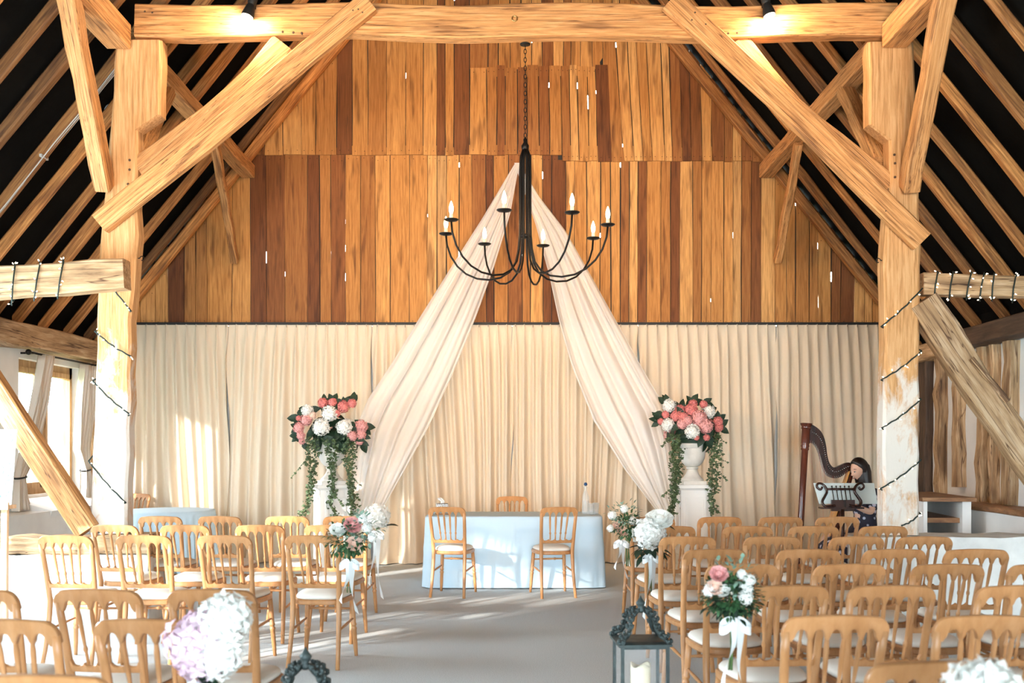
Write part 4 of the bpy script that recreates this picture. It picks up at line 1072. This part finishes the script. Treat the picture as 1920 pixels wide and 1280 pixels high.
def posy(px, py, Y, blooms, greens, rib, label, seed, stems=.2):
    """blooms: (dx, dy in pixels, radius m, kind)"""
    rr = random.Random(seed); c = P(px, py, Y); root = thing('chair_posy', label, 'posy', c, 0, 'posies tied to the aisle chairs')
    for i, (dx, dy, r_, kind) in enumerate(blooms):
        q = P(px + dx, py + dy, Y) - c; q.y = -.04 - .5 * r_ * (i % 3) * .5
        if kind.startswith('rose:'):
            o = put('rose_bloom', rose_data(kind[5:]), root, q, r_); o.rotation_euler = (R(55 + rr.uniform(-20, 20)), rr.uniform(-.4, .4), rr.uniform(-.5, .5))
        else: put('hydrangea_head', hyd(kind, i % 2), root, q, r_, (rr.uniform(0, 6),) * 3)
    for (n, R_, size, m_, off) in greens:
        o = foliage(n, R_, size, seed + n).build('foliage', m_, root, True); o.location = off; o['kind'] = 'stuff'
    bot = Vector((0, -.03, rib[1]))
    for k in range(5):
        a = Vector((rr.uniform(-.03, .03), -.02 + rr.uniform(-.01, .01), 0)); b_ = bot + Vector((rr.uniform(-.02, .02), rr.uniform(-.008, .008), -stems))
        MB().tube([a, a.lerp(b_, .5) + Vector((0, 0, 0)), b_], .0035, 5).build('stalk', 'stem', root, True)
    ribbon(root, (rib[0], -.05, rib[1]), rib[2], seed)
    return root
big = leaf_data('leaf_dark', 1, .62, .25)
def leaves_on(root, spec):
    for (x, y, z, s, d) in spec:
        o = put('leaf', big, root, (x, y, z), s); orient(o, d)
posy(658, 1002, 6.42, [(5, -18, .050, 'rose:petal_rose'), (8, 16, .045, 'rose:petal_blush'), (-22, -10, .045, 'rose:petal_white'), (32, -14, .035, 'petal_white'), (24, -30, .03, 'petal_white'), (42, 4, .03, 'petal_white')],
     [(420, .145, .036, 'leaf_mid', (-.02, 0, -.03)), (120, .15, .04, 'leaf_grey', (.05, 0, .05))], (.0, -.17, .32), 'mixed posy of blush roses and ferns tied to a window side chair', 11)
r_ = posy(707, 968, 8.05, [(0, 0, .105, 'petal_white')], [], (.0, -.13, .52), 'white hydrangea posy with long ribbon tied to a front row window side chair', 12)
leaves_on(r_, [(.06, 0, -.08, .12, (1, -.3, .3)), (-.07, 0, -.06, .09, (-1, -.3, .4))])
r_ = posy(385, 1188, 3.25, [(-3, 18, .112, 'petal_lilac'), (46, -34, .085, 'petal_white'), (38, 30, .075, 'petal_white')], [], (.0, -.16, .35), 'lilac pink and white hydrangea posy tied to a window side chair', 13)
leaves_on(r_, [(.0, -.09, -.12, .11, (.8, -.3, -.3)), (.05, -.08, -.11, .08, (1, -.3, .5)), (.0, -.08, .10, .08, (1, -.2, .25))])
posy(1177, 979, 8.24, [(-10, 16, .045, 'rose:petal_blush'), (-30, -14, .035, 'petal_white'), (-8, -26, .035, 'petal_white'), (-22, 6, .03, 'rose:petal_blush'), (8, -4, .035, 'petal_white'), (-34, 10, .028, 'petal_white')],
     [(380, .14, .036, 'leaf_mid', (.0, 0, -.02)), (110, .16, .035, 'leaf_grey', (-.03, 0, .06))], (-.06, -.16, .30), 'mixed posy of pale blooms tied to the front row chair near the bottle', 14)
r_ = posy(1216, 998, 7.30, [(0, 0, .118, 'petal_white'), (18, -24, .085, 'rose:petal_white')], [(40, .09, .10, 'leaf_dark', (0, 0, -.11))], (.01, -.17, .50), 'white hydrangea posy with bare stalks tied to a harp side chair', 15, .28)
leaves_on(r_, [(.08, 0, .06, .12, (1, -.2, -.1)), (-.04, -.03, -.12, .10, (-.6, -.4, -.4)), (.04, -.03, -.12, .10, (.6, -.4, -.4))])
posy(1372, 1106, 4.08, [(-28, -32, .032, 'rose:petal_rose'), (-36, -8, .03, 'rose:petal_blush'), (-22, -2, .026, 'rose:petal_white'), (22, -4, .030, 'petal_white'), (28, -22, .024, 'petal_white'), (20, 10, .03, 'petal_white'), (-46, -2, .026, 'petal_white'), (14, -32, .02, 'petal_white')],
     [(620, .122, .026, 'leaf_mid', (0, 0, -.025)), (200, .112, .04, 'leaf_dark', (0, .01, -.04)), (70, .11, .032, 'leaf_grey', (.0, 0, .06))], (.0, -.12, .34), 'leafy posy of small roses with wide ribbon tied to a harp side chair', 16)
posy(1826, 1302, 2.20, [(0, 0, .085, 'petal_white')], [], (.0, -.12, .35), 'white hydrangea posy tied to the rearmost harp side aisle chair', 17)

# ================================================================== lanterns
def lantern(x, y, label, rz):
    r_ = thing('lantern', label, 'lantern', (x, y, 0), R(rz)); w, H = .112, .50
    MB().box(-w - .012, w + .012, -w - .012, w + .012, .0, .03).build('base', 'lantern_metal', r_)
    for sx in (-1, 1):
        for sy in (-1, 1): MB().box(sx * w - .008, sx * w + .008, sy * w - .008, sy * w + .008, .03, H).build('corner_post', 'lantern_metal', r_)
    for z in (.03, H - .012):
        for s in (-1, 1):
            MB().box(-w, w, s * w - .007, s * w + .007, z, z + .014).build('frame_bar', 'lantern_metal', r_); MB().box(s * w - .007, s * w + .007, -w, w, z, z + .014).build('frame_bar', 'lantern_metal', r_)
    for k in range(4):
        g = MB().box(-w + .008, w - .008, -w - .0015, -w + .0015, .044, H - .012).build('glass_pane', 'pane_glass', r_); g.rotation_euler = (0, 0, k * math.pi / 2)
    rf = MB(); rf.rings([[Vector((sx * q, sy * q, z)) for sx, sy in ((-1, -1), (1, -1), (1, 1), (-1, 1))] for q, z in ((w + .02, H), (w + .02, H + .012), (w - .004, H + .02), (w - .02, H + .022))]); rf.build('roof_rim', 'lantern_metal', r_)
    # openwork crown: four scrolling ribs with leaves up to a finial
    for k in range(4):
        a = math.pi / 4 + k * math.pi / 2; e = Vector((math.cos(a), math.sin(a), 0)); m0 = MB()
        pts = [e * q + Vector((0, 0, z)) for q, z in ((.165, H + .008), (.150, H + .035), (.118, H + .045), (.095, H + .075), (.088, H + .11), (.070, H + .135), (.045, H + .148), (.018, H + .165))]
        m0.tube(pts, [.011, .012, .011, .011, .010, .010, .009, .008], 7)
        for i, p in enumerate(pts[:-1]):
            for s in (-1, 1):
                f = e.cross(Vector((0, 0, 1))) * s
                m0.tube([p, p + f * .018 + Vector((0, 0, .014)) + e * .006, p + f * .020 + Vector((0, 0, .026)), p + f * .010 + Vector((0, 0, .030))], [.006, .007, .006, .003], 6)
                m0.ball(p + f * .012 + Vector((0, 0, .020)) + e * .008, .0085, 6, 5)
        m0.build('crown_rib', 'lantern_metal', r_, True)
    MB().lathe([(.010, H + .15), (.026, H + .165), (.012, H + .175), (.020, H + .19), (.024, H + .20), (.014, H + .212), (.006, H + .225), (.001, H + .235)], 12).build('finial', 'lantern_metal', r_, True)
    c = thing('candle', 'cream pillar candle inside the ' + label.split(',')[0], 'candle', (x, y, .031))
    rr = random.Random(int(x * 100)); n = 20
    rings = [[Vector((.050 * math.cos(6.283 * k / n), .050 * math.sin(6.283 * k / n), z)) for k in range(n)] for z in (0, .18, .34)]
    rings.append([Vector((.050 * math.cos(6.283 * k / n), .050 * math.sin(6.283 * k / n), .358 + .012 * math.sin(k * .9))) for k in range(n)])
    rings.append([Vector((.042 * math.cos(6.283 * k / n), .042 * math.sin(6.283 * k / n), .355 + .008 * math.sin(k * .9))) for k in range(n)])
    rings.append([Vector((.02 * math.cos(6.283 * k / n), .02 * math.sin(6.283 * k / n), .335)) for k in range(n)])
    MB().rings(rings).build('wax', 'wax', c, True); MB().tube([(0, 0, .33), (.002, 0, .355)], .002, 6).build('wick', 'black', c)
lantern((1201 - VX) / FPX * 5.0, 5.0, 'grey metal lantern with scrolled crown beside the harp side chairs, on the carpet', 4)
lantern((573 - VX) / FPX * 3.72, 3.72, 'grey metal lantern with scrolled crown beside the window side chairs, on the carpet', 6)

# ================================================================== easel with the welcome sign
ex, ey = -4.28, 7.95
es = thing('easel', 'pale wooden easel standing in front of the dwarf wall', 'easel', (ex, ey, 0))
for s in (-1, 1):
    MB().rings([rect_ring(Vector((s * q, yy, z)), Vector((1, 0, 0)), Vector((0, 1, 0)), .026, .018, .004) for q, yy, z in ((.30, -.06, 0), (.27, .0, .6), (.22, .12, 1.55))]).build('front_leg', 'easel_wood', es)
MB().rings([rect_ring(Vector((0, yy, z)), Vector((1, 0, 0)), Vector((0, 1, 0)), .022, .018, .004) for yy, z in ((.33, 0), (.15, 1.45))]).build('back_leg', 'easel_wood', es)
MB().box(-.34, .34, -.07, .05, .99, 1.02).build('ledge', 'easel_wood', es); MB().box(-.34, .34, -.085, -.065, .985, 1.045).build('ledge_lip', 'easel_wood', es)
MB().box(-.26, .26, .09, .12, 1.45, 1.50).build('crossbar', 'easel_wood', es)
sg = thing('welcome_sign', 'white sign board with blue leafy drawing resting on the easel', 'sign', (ex, ey, 1.022))
m0 = MB(); m0.rings([[Vector((sx * .345, yy + dy, z)) for sx, dy in ((-1, 0), (1, 0), (1, .012), (-1, .012))] for yy, z in ((-.045, 0), (.045, .60))]); m0.build('board', 'sign_white', sg)
pr = MB(); rr = random.Random(8)
for k in range(46):
    u, v = rr.choice([(rr.uniform(.20, .33), rr.uniform(.05, .55)), (rr.uniform(-.33, -.22), rr.uniform(.05, .55)), (rr.uniform(-.3, .3), rr.uniform(.03, .10))]); a = rr.uniform(0, 6.28); L = rr.uniform(.022, .045)
    pl = []
    for t, w in ((0, 0), (.3, .28), (.6, .24), (1, 0), (.6, -.24), (.3, -.28)):
        x = u + L * (t * math.cos(a) - w * math.sin(a)); z = v + L * (t * math.sin(a) + w * math.cos(a)); pl.append((min(.34, x), -.046 + z * .15 - .002, z))
    pr.add(pl, [tuple(range(6))])
pr.build('printed_leaves', 'ink_blue', sg)

# ================================================================== boxed shelf on the harp side
nb = thing('boxed_shelf', 'white plastered box shelf with reddish timber top under the short stud', 'shelf', (0, 0, 0))
def q4(pts, z0, z1): 
    m0 = MB(); m0.rings([[Vector((x, y, z)) for x, y in pts] for z in (z0, z1)]); return m0
q4([(4.24, 10.15), (4.78, 10.12), (4.92, 11.55), (4.30, 11.5)], .925, .965).build('top_board', 'sill_wood', nb)
q4([(4.27, 10.2), (4.31, 10.2), (4.34, 11.45), (4.30, 11.45)], 0, .925).build('side_panel', 'plaster', nb)
q4([(4.66, 10.18), (4.75, 10.18), (4.9, 11.5), (4.81, 11.5)], 0, .925).build('side_panel', 'plaster', nb)
q4([(4.30, 11.40), (4.85, 11.40), (4.85, 11.47), (4.30, 11.47)], 0, .925).build('back_panel', 'plaster', nb)
q4([(4.31, 10.28), (4.67, 10.26), (4.8, 11.4), (4.34, 11.4)], .70, .75).build('inner_shelf', 'sill_wood', nb)

# ================================================================== small fixings
cb = thing('cable_run', 'bundle of pale electric cables clipped along the rafters', 'cable')
for k in range(3):
    a, c = Vector((-XW + .3 - .02 * k, 8.98 + .035 * k, roofz(XW - .3, -.02))), Vector((-3.2, 9.0 + .035 * k, roofz(3.2, -.02)))
    MB().tube([a.lerp(c, t / 8) + Vector((0, 0, .008 * math.sin(t * 2 + k))) for t in range(9)], .006, 6).build('wire', 'cable', cb, True)
for t in (.2, .45, .7):
    p = a.lerp(c, t); MB().box(p.x - .012, p.x + .012, 8.96, 9.09, p.z - .012, p.z + .012).build('clip', 'cable', cb)
p = P(203, 203, 9.6)
lp = thing('globe_lamp', 'small white globe lamp behind the window side post', 'lamp', p)
MB().ball((0, 0, 0), .045, 12, 8).build('globe', 'ceramic', lp, True); MB().tube([(0, 0, .04), (.02, .1, .12), (.05, .12, .3)], .012, 8).build('stem', 'ceramic', lp, True)
p = P(1657, 486, YT); hk = thing('screw_hook', 'open iron screw hook on the inner face of the harp side post', 'hook', p)
MB().tube([(.03, .05, 0), (.0, .05, 0), (-.01, .05, .0)], .004, 6).build('shank', 'iron', hk, True)
MB().tube([(-.028 + .018 * math.cos(a_), .05, .018 * math.sin(a_)) for a_ in [k * .5 for k in range(11)]], .004, 6).build('hook_eye', 'iron', hk, True)
p = P(256, 482, YT); hk = thing('screw_hook', 'open iron screw hook on the inner face of the window side post', 'hook', p)
MB().tube([(-.03, .05, 0), (.0, .05, 0), (.01, .05, .0)], .004, 6).build('shank', 'iron', hk, True)
MB().tube([(.028 - .018 * math.cos(a_), .05, .018 * math.sin(a_)) for a_ in [k * .5 for k in range(11)]], .004, 6).build('hook_eye', 'iron', hk, True)
q = P(965, 36, YT); o = MB().tube([(.022 * math.cos(a_), -.012, .022 * math.sin(a_)) for a_ in [k * math.pi / 8 for k in range(17)]], .006, 6, cap=False); o = o.build('ring_bolt', 'brass', tie, True); o.location = q; o.matrix_parent_inverse = tie.matrix_basis.inverted()
# oak pegs driven through the frame joints
pegs = {'sb0': [(200, 412), (196, 425), (672, 18), (680, 24), (662, 20)], 'post0': [(243, 300), (243, 318), (240, 345)], 'sb1': [(1303, 24), (1297, 38), (1323, 46), (1660, 396), (1697, 416), (1712, 448), (1722, 440)],
        'post1': [(1677, 290), (1678, 306), (1678, 332)], 'tie': [(272, 22), (286, 24), (530, 60), (550, 61), (566, 62), (1365, 63), (1382, 62)]}
for k, lst in pegs.items():
    own = PEGGED[k]
    for (px, py) in lst:
        yy = YT - .095 if k in ('sb0', 'sb1') else YT
        q = P(px, py, yy); o = MB().lathe([(.010, -.03), (.011, .004), (.006, .010)], 8, (0, 0, 0), (0, -1, 0)).build('peg', 'dark_beam', own); o.location = q
        o.matrix_parent_inverse = own.matrix_basis.inverted()

# ================================================================== harp
YH = 10.95
def H_(x, y): return P(x, y, YH)
hp = thing('harp', 'tall dark mahogany pedal harp with amber soundboard beside the post', 'harp', (0, 0, 0))
foot = Vector((H_(1496, 0).x, YH, .10)); top = H_(1512, 793)
ax = (top - foot); L = ax.length
MB().lathe([(.055, 0), (.058, .05), (.045, .09), (.037, .12), (.034, L * .5), (.036, L - .30), (.045, L - .29), (.040, L - .27), (.047, L - .25), (.042, L - .235), (.045, L - .22), (.046, L - .07), (.055, L - .06), (.050, L - .04), (.062, L - .02), (.066, L - .005), (.060, L)], 24, foot, ax).build('column', 'harp_wood', hp, 50)
up = [(1516, 796), (1524, 797), (1537, 807), (1544, 820), (1548, 836), (1550, 852), (1554, 867), (1562, 876), (1572, 873), (1583, 868), (1592, 867), (1598, 872)]
lo = [(1597, 880), (1588, 884), (1578, 892), (1568, 896), (1557, 895), (1547, 888), (1541, 874), (1536, 855), (1531, 841), (1524, 832), (1518, 830), (1514, 836)]
up = [tuple(q[:2]) for q in crom([(x, y, 0) for x, y in up], 4)]; lo = [tuple(q[:2]) for q in crom([(x, y, 0) for x, y in lo], 4)]
poly = [(H_(x, y).x, H_(x, y).z) for x, y in up + lo]
nk = MB().prism(poly, YH - .022, YH + .022).build('neck', 'stand_wood', hp)
pins = MB()
def along(pl, t):
    return polyl(pl, t)
for i in range(32):
    x, y = along(up[1:], .04 + .9 * i / 31); x2, y2 = along(list(reversed(lo)), .06 + .88 * i / 31); m_ = ((x * .6 + x2 * .4), (y * .6 + y2 * .4)); q = H_(*m_)
    pins.tube([(q.x, YH - .022, q.z), (q.x, YH - .05, q.z)], .005, 6)
pins.build('tuning_pins', 'chrome', hp, True)
s0, s1 = H_(1594, 882), Vector((H_(1530, 0).x, YH, .14))
rings = []
for k in range(9):
    t = k / 8; c = s0.lerp(s1, t); w = .045 + .13 * t; dpt = .05 + .13 * t
    nrm = Vector((.93, 0, .30))
    rings.append([c + Vector((0, 1, 0)) * w * math.cos(a_) + nrm * dpt * math.sin(a_) for a_ in [math.pi * j / 10 for j in range(11)]])
MB().rings(rings).build('soundbox', 'harp_wood', hp, 50)
m0 = MB(); m0.rings([[s0.lerp(s1, t) + Vector((-.012, sy * (.046 + .13 * t), -.004)) + Vector((-.93, 0, -.3)) * (.004 + dd) for sy, dd in ((-1, 0), (1, 0), (1, .008), (-1, .008))] for t in (0, .5, 1)])
sb = m0.build('soundboard', 'harp_soundwood', hp)
bx0 = MB(); bx0.rings([[Vector((x, YH + sy, z)) for x, sy in ((foot.x - .07, -.07), (s1.x + .12, -.19), (s1.x + .12, .19), (foot.x - .07, .07))] for z in (.02, .13)]); bx0.build('base', 'harp_wood', hp)
for s in (-1, 1):
    for xx in (foot.x - .03, s1.x + .05): MB().lathe([(.016, 0), (.02, .02), (.015, .03)], 10, (xx, YH + s * (.05 if xx < s1.x else .15), 0)).build('foot', 'brass', hp, True)
for i in range(30):
    x2, y2 = along(list(reversed(lo)), .06 + .86 * i / 29); a = H_(x2, y2 - 4); a.y = YH - .026; t = .93 - .86 * (i / 29) ** .9; b_ = s0.lerp(s1, t); b_.y = YH - .004; b_.x -= .02
    MB().tube([a, b_], .0011, 4).build('string', 'cable' if i % 7 else 'lip', hp)

# music desk with lyre-shaped back
YM = 10.25
ms = thing('music_stand', 'dark wooden music stand with lyre-shaped desk', 'music stand', (P(1580, 0, YM).x, YM, 0))
mx_, mz = ms.location.x, 0
def Ml(x, y, dy=0): 
    q = P(x, y, YM); return Vector((q.x - mx_, dy + (q.z - .86) * .25, q.z))
arm_l = [(1545, 913), (1541, 918), (1535, 913), (1537, 907), (1544, 907), (1551, 913), (1553, 922), (1548, 931), (1543, 940), (1546, 948), (1556, 949), (1566, 947)]
for s in (-1, 1):
    pts = [Ml(1579 + s * (x - 1579) * -1, y) if s == 1 else Ml(x, y) for x, y in arm_l]
    pts = crom(pts, 5); MB().tube(pts, [.012 + .009 * i / len(pts) for i in range(len(pts))], 8, flat=.7).build('lyre_arm', 'stand_wood', ms, True)
MB().tube([Ml(1552, 917), Ml(1606, 917)], .012, 8).build('crossbar', 'stand_wood', ms, True)
for k in range(5):
    x = 1562 + 8 * k; o = MB().tube([Ml(x + 1, 912), Ml(x + 3, 938)], .0045, 6); o.ball(Ml(x + 1, 912), .009, 8, 6); o.build('lyre_rod', 'iron', ms, True)
m0 = MB(); a, c = Ml(1560, 937), Ml(1603, 958); m0.box(a.x, c.x, a.y - .02, a.y + .02, c.z, a.z); m0.build('desk_block', 'stand_wood', ms)
m0 = MB(); m0.rings([[Ml(x, y, .03 + dd) for x, y in ((1536, 910), (1628, 910), (1622, 950), (1541, 950))] for dd in (0, .012)]); m0.build('desk_panel', 'harp_wood', ms) if False else None
MB().box(-.22, .22, -.01, .10, .845, .86).build('ledge', 'stand_wood', ms)
MB().lathe([(.022, .05), (.018, .1), (.016, .5), (.02, .7), (.018, .84)], 12).build('pole', 'stand_wood', ms, True)
for k in range(3):
    a_ = k * 2.094 + .5; MB().tube([(0, 0, .12), (.12 * math.cos(a_), .12 * math.sin(a_), .06), (.25 * math.cos(a_), .25 * math.sin(a_), .014)], [.016, .014, .012], 8).build('tripod_leg', 'stand_wood', ms, True)
sh = thing('sheet_music', 'open white sheet music on the lyre-shaped stand', 'sheet music', (mx_, YM, 0))
for (x0, x1, t_) in ((1531, 1589, 0), (1590, 1648, 1)):
    MB().rings([[Ml(x, y, .045 + dd) for x, y in ((x0 + (0 if t_ else 0), 906), (x1 - (2 if t_ else 0), 906), (x1 + (1 if t_ else 0), 945), (x0 + (8 if not t_ else 0), 945))] for dd in (0, .004)]).build('page', 'paper', sh)

# ================================================================== harpist
ps = thing('person', 'seated person with long dark hair in a dark floral dress playing the harp', 'person', (3.90, 10.86, 0), R(180 + 18))
# own frame: +x forward, +y left, z up
def head_data():
    m0 = MB(); n, m_ = 40, 30; rings = []
    g = lambda a, b_, s: math.exp(-((a - b_) / s) ** 2)
    for i in range(m_ + 1):
        th = math.pi * (i + (.04 if i == 0 else -.04 if i == m_ else 0)) / m_; ring = []
        for k in range(n):
            ph = 2 * math.pi * k / n; d = Vector((math.sin(th) * math.cos(ph), math.sin(th) * math.sin(ph), -math.cos(th)))
            z = d.z; y = d.y; fx = max(0, d.x)
            v = Vector((d.x * .098, d.y * .076, d.z * .122))
            if z < 0: v.y *= 1 + .32 * z; v.x *= 1 + (.10 * z if d.x > 0 else .30 * z)         # jaw
            if fx > 0:
                lat = g(y, 0, .14)
                v.x += fx * (.030 * lat * g(z, -.22, .13) + .014 * lat * g(z, -.02, .20)) * 1.0       # nose
                v.x += fx * (.010 * g(y, 0, .26) * g(z, -.52, .06) + .008 * g(y, 0, .26) * g(z, -.64, .06))  # lips
                v.x += fx * (.014 * g(y, 0, .30) * g(z, -.90, .16))                                     # chin
                v.x -= fx * .012 * (g(y, .34, .17) + g(y, -.34, .17)) * g(z, .04, .12)                  # sockets
                v.x += fx * .005 * g(z, .24, .12)                                                     # brow
                v.x += fx * .006 * (g(y, .45, .2) + g(y, -.45, .2)) * g(z, -.25, .2)                     # cheeks
            ring.append(v)
        rings.append(ring)
    return m0.rings(rings)
HC = Vector((.06, 0, 1.235))
Mh = Matrix.Translation(HC) @ Matrix.Rotation(R(3), 4, 'Z') @ Matrix.Rotation(R(18), 4, 'Y')
# body: one continuous skin; head is stitched in as its own shaped surface over the neck
def skin_body():
    V, E, Rd = [], [], []
    def add(p, r_, par=None):
        V.append(p); Rd.append(r_)
        if par is not None: E.append((par, len(V) - 1))
        return len(V) - 1
    pel = add((-.02, 0, .52), (.15, .13)); wa = add((-.02, 0, .70), (.12, .10), pel); chs = add((0, 0, .90), (.135, .10), wa); up_ = add((.0, 0, 1.02), (.09, .07), chs); nk_ = add((.02, 0, 1.08), (.048, .046), up_); nk2 = add((.035, 0, 1.16), (.046, .046), nk_); add((.045, 0, 1.22), (.05, .05), nk2)
    for s, hand in ((1, (.42, .16, .92)), (-1, (.36, -.10, 1.0))):
        sh_ = add((.0, s * .155, 1.0), (.052, .05), up_); el = add((.10, s * .25, .78), (.040, .038), sh_); wr = add((.29, s * .20, .86), (.025, .020), el); pm = add((.36, s * .17, .885), (.034, .016), wr)
        for f, (dy, L_, r_) in enumerate(((-.030, .075, .008), (-.011, .088, .0085), (.010, .082, .008), (.029, .064, .007))):
            a = add((.40, s * .16 + dy, .90), (.009, .009), pm); b_ = add((.40 + L_ * .55, s * .15 + dy, .905), (r_, r_), a); add((.40 + L_ * .8, s * .14 + dy, .875), (r_ * .8, r_ * .8), b_)
        t1 = add((.36, s * .17 - s * .035, .90), (.010, .010), pm); add((.395, s * .17 - s * .06, .915), (.008, .008), t1)
        hp_ = add((.02, s * .09, .50), (.095, .09), pel); kn = add((.40, s * .14, .49), (.06, .06), hp_); an = add((.42, s * .14, .10), (.036, .036), kn); add((.54, s * .15, .035), (.032, .025), an)
    me = bpy.data.meshes.new('body'); me.from_pydata(V, E, []); me.materials.append(MT['skin'])
    o = link('body', me, ps)
    sk = o.modifiers.new('skin', 'SKIN'); sk.use_smooth_shade = True
    for i, r_ in enumerate(Rd): me.skin_vertices[0].data[i].radius = r_
    for d in me.skin_vertices[0].data: d.use_root = False
    me.skin_vertices[0].data[0].use_root = True
    o.modifiers.new('sub', 'SUBSURF').render_levels = 2
    return o
body = skin_body()
hd = head_data().build('head', 'skin', body, True); hd.matrix_local = Mh
for s in (-1, 1):
    o = MB().ball((.090, s * .032, .006), .0125, 10, 8, (.6, 1, .55)).build('eye', 'ceramic', ps, True); o.matrix_local = Mh
    o = MB().ball((.097, s * .032, .005), .0062, 8, 6).build('iris', 'hair', ps, True); o.matrix_local = Mh
    o = MB().tube([(.089, s * .014, .030), (.092, s * .030, .036), (.080, s * .052, .031)], [.0025, .0035, .002], 6).build('eyebrow', 'hair', ps, True); o.matrix_local = Mh
    o = MB().tube([(.094, s * .018, .010), (.097, s * .032, .014), (.088, s * .046, .010)], .002, 5).build('eyelash', 'hair', ps, True); o.matrix_local = Mh
    o = MB().ball((-.005, s * .073, -.02), .022, 8, 6, (.7, .35, 1.2)).build('ear', 'skin', ps, True); o.matrix_local = Mh
o = MB().tube([(.098, -.022, -.066), (.107, -.010, -.062), (.109, 0, -.064), (.107, .010, -.062), (.098, .022, -.066)], [.002, .005, .0055, .005, .002], 8).build('lips', 'lip', ps, True); o.matrix_local = Mh
# hair: cap over the skull with a side parting, then the long fall behind the shoulders
m0 = MB(); n, m_ = 36, 22; rings = []
for i in range(m_ + 1):
    th = math.pi * .70 * (1 - i / m_) + .02; ring = []
    for k in range(n):
        ph = 2 * math.pi * k / n; d = Vector((math.sin(th) * math.cos(ph), math.sin(th) * math.sin(ph), math.cos(th)))
        lim = .60 + .45 * max(0, d.z)        # hairline
        face = max(0, (d.x - (.05 + .75 * max(0, d.z - .1))) * 4)
        k_ = 1.13 - .26 * min(1, face) + .012 * math.sin(ph * 14)
        part = .02 * math.exp(-((d.y - .25) / .07) ** 2) * max(0, d.z)
        ring.append(Vector((d.x * .102, d.y * .080, d.z * .122)) * (k_ - part))
    rings.append(ring)
m0.rings(rings)
hr = m0.build('hair', 'hair', ps, True); hr.matrix_local = Mh
m0 = MB(); rings = []
for (x, z, a_, b_) in ((-.03, .085, .045, .05), (-.03, .05, .078, .083), (-.045, -.02, .080, .094), (-.045, -.10, .078, .102), (-.06, -.18, .068, .105), (-.075, -.26, .055, .10), (-.085, -.34, .042, .085), (-.09, -.40, .02, .05)):
    rings.append([Vector((x + a_ * math.cos(t) * (1 + .05 * math.sin(7 * t)), b_ * math.sin(t) * (1 + .04 * math.sin(9 * t)), z)) for t in [2 * math.pi * k / 28 for k in range(28)]])
m0.rings(rings); o = m0.build('long_hair', 'hair', ps, True); o.matrix_local = Matrix.Translation(HC) @ Matrix.Rotation(R(-2), 4, 'Z')
# dress
m0 = MB(); rings = []
for (x, z, a_, b_) in ((.0, 1.045, .055, .10), (.0, 1.02, .085, .165), (.0, .95, .115, .175), (.01, .86, .125, .16), (-.01, .74, .105, .13), (-.01, .66, .11, .14), (.0, .56, .17, .20), (.12, .50, .32, .24), (.18, .42, .36, .27), (.22, .25, .36, .30), (.24, .06, .36, .33)):
    rings.append([Vector((x + a_ * math.cos(t) * (1 + (.03 * math.sin(9 * t) if z < .5 else 0)), b_ * math.sin(t), z)) for t in [2 * math.pi * k / 32 for k in range(32)]])
m0.rings(rings); m0.build('dress', 'floral_dress', ps, True)
for s in (-1, 1):
    MB().tube([(0, s * .14, 1.005), (.03, s * .19, .93), (.075, s * .235, .83)], [.064, .058, .052], 12).build('sleeve', 'floral_dress', ps, True)
st = thing('stool', 'dark red wooden stool under the harpist', 'stool', (3.92, 10.86, 0), R(180 + 18))
MB().lathe([(.17, .36), (.18, .37), (.18, .395), (.17, .40)], 24).build('seat', 'harp_wood', st, True)
for k in range(4):
    a_ = k * math.pi / 2 + .78; MB().tube([(.12 * math.cos(a_), .12 * math.sin(a_), .37), (.17 * math.cos(a_), .17 * math.sin(a_), 0)], [.018, .014], 8).build('leg', 'harp_wood', st, True)

# ================================================================== outside the windows
def tree(x, y, h, seed, label):
    rr = random.Random(seed); t = thing('tree', label, 'tree', (x, y, -.25))
    MB().tube([(0, 0, 0), (.1, .05, h * .35), (0, .1, h * .7)], [.14, .10, .05], 8).build('trunk', 'bark', t, True)
    m0 = MB()
    for i in range(300):
        d = Vector((rr.gauss(0, 1), rr.gauss(0, 1), rr.gauss(0, 1))).normalized(); p = Vector((0, 0, h * .68)) + Vector((d.x * h * .34, d.y * h * .34, d.z * h * .36)) * rr.random() ** .4
        lv = leaf_verts(.13, .08, .3, .1); q = Vector((rr.uniform(-1, 1), rr.uniform(-1, 1), rr.uniform(-1, .5))).to_track_quat('X', 'Z')
        m0.grid([[p + q @ v for v in (r_[0], r_[2])] for r_ in lv[1:5]])
    f = m0.build('foliage', 'outdoor_leaf', t); f['kind'] = 'stuff'
tree(-9.4, 13.2, 4.6, 1, 'leafy tree outside the far window')
tree(-10.5, 4.6, 4.2, 2, 'leafy tree outside, in line with the sun')
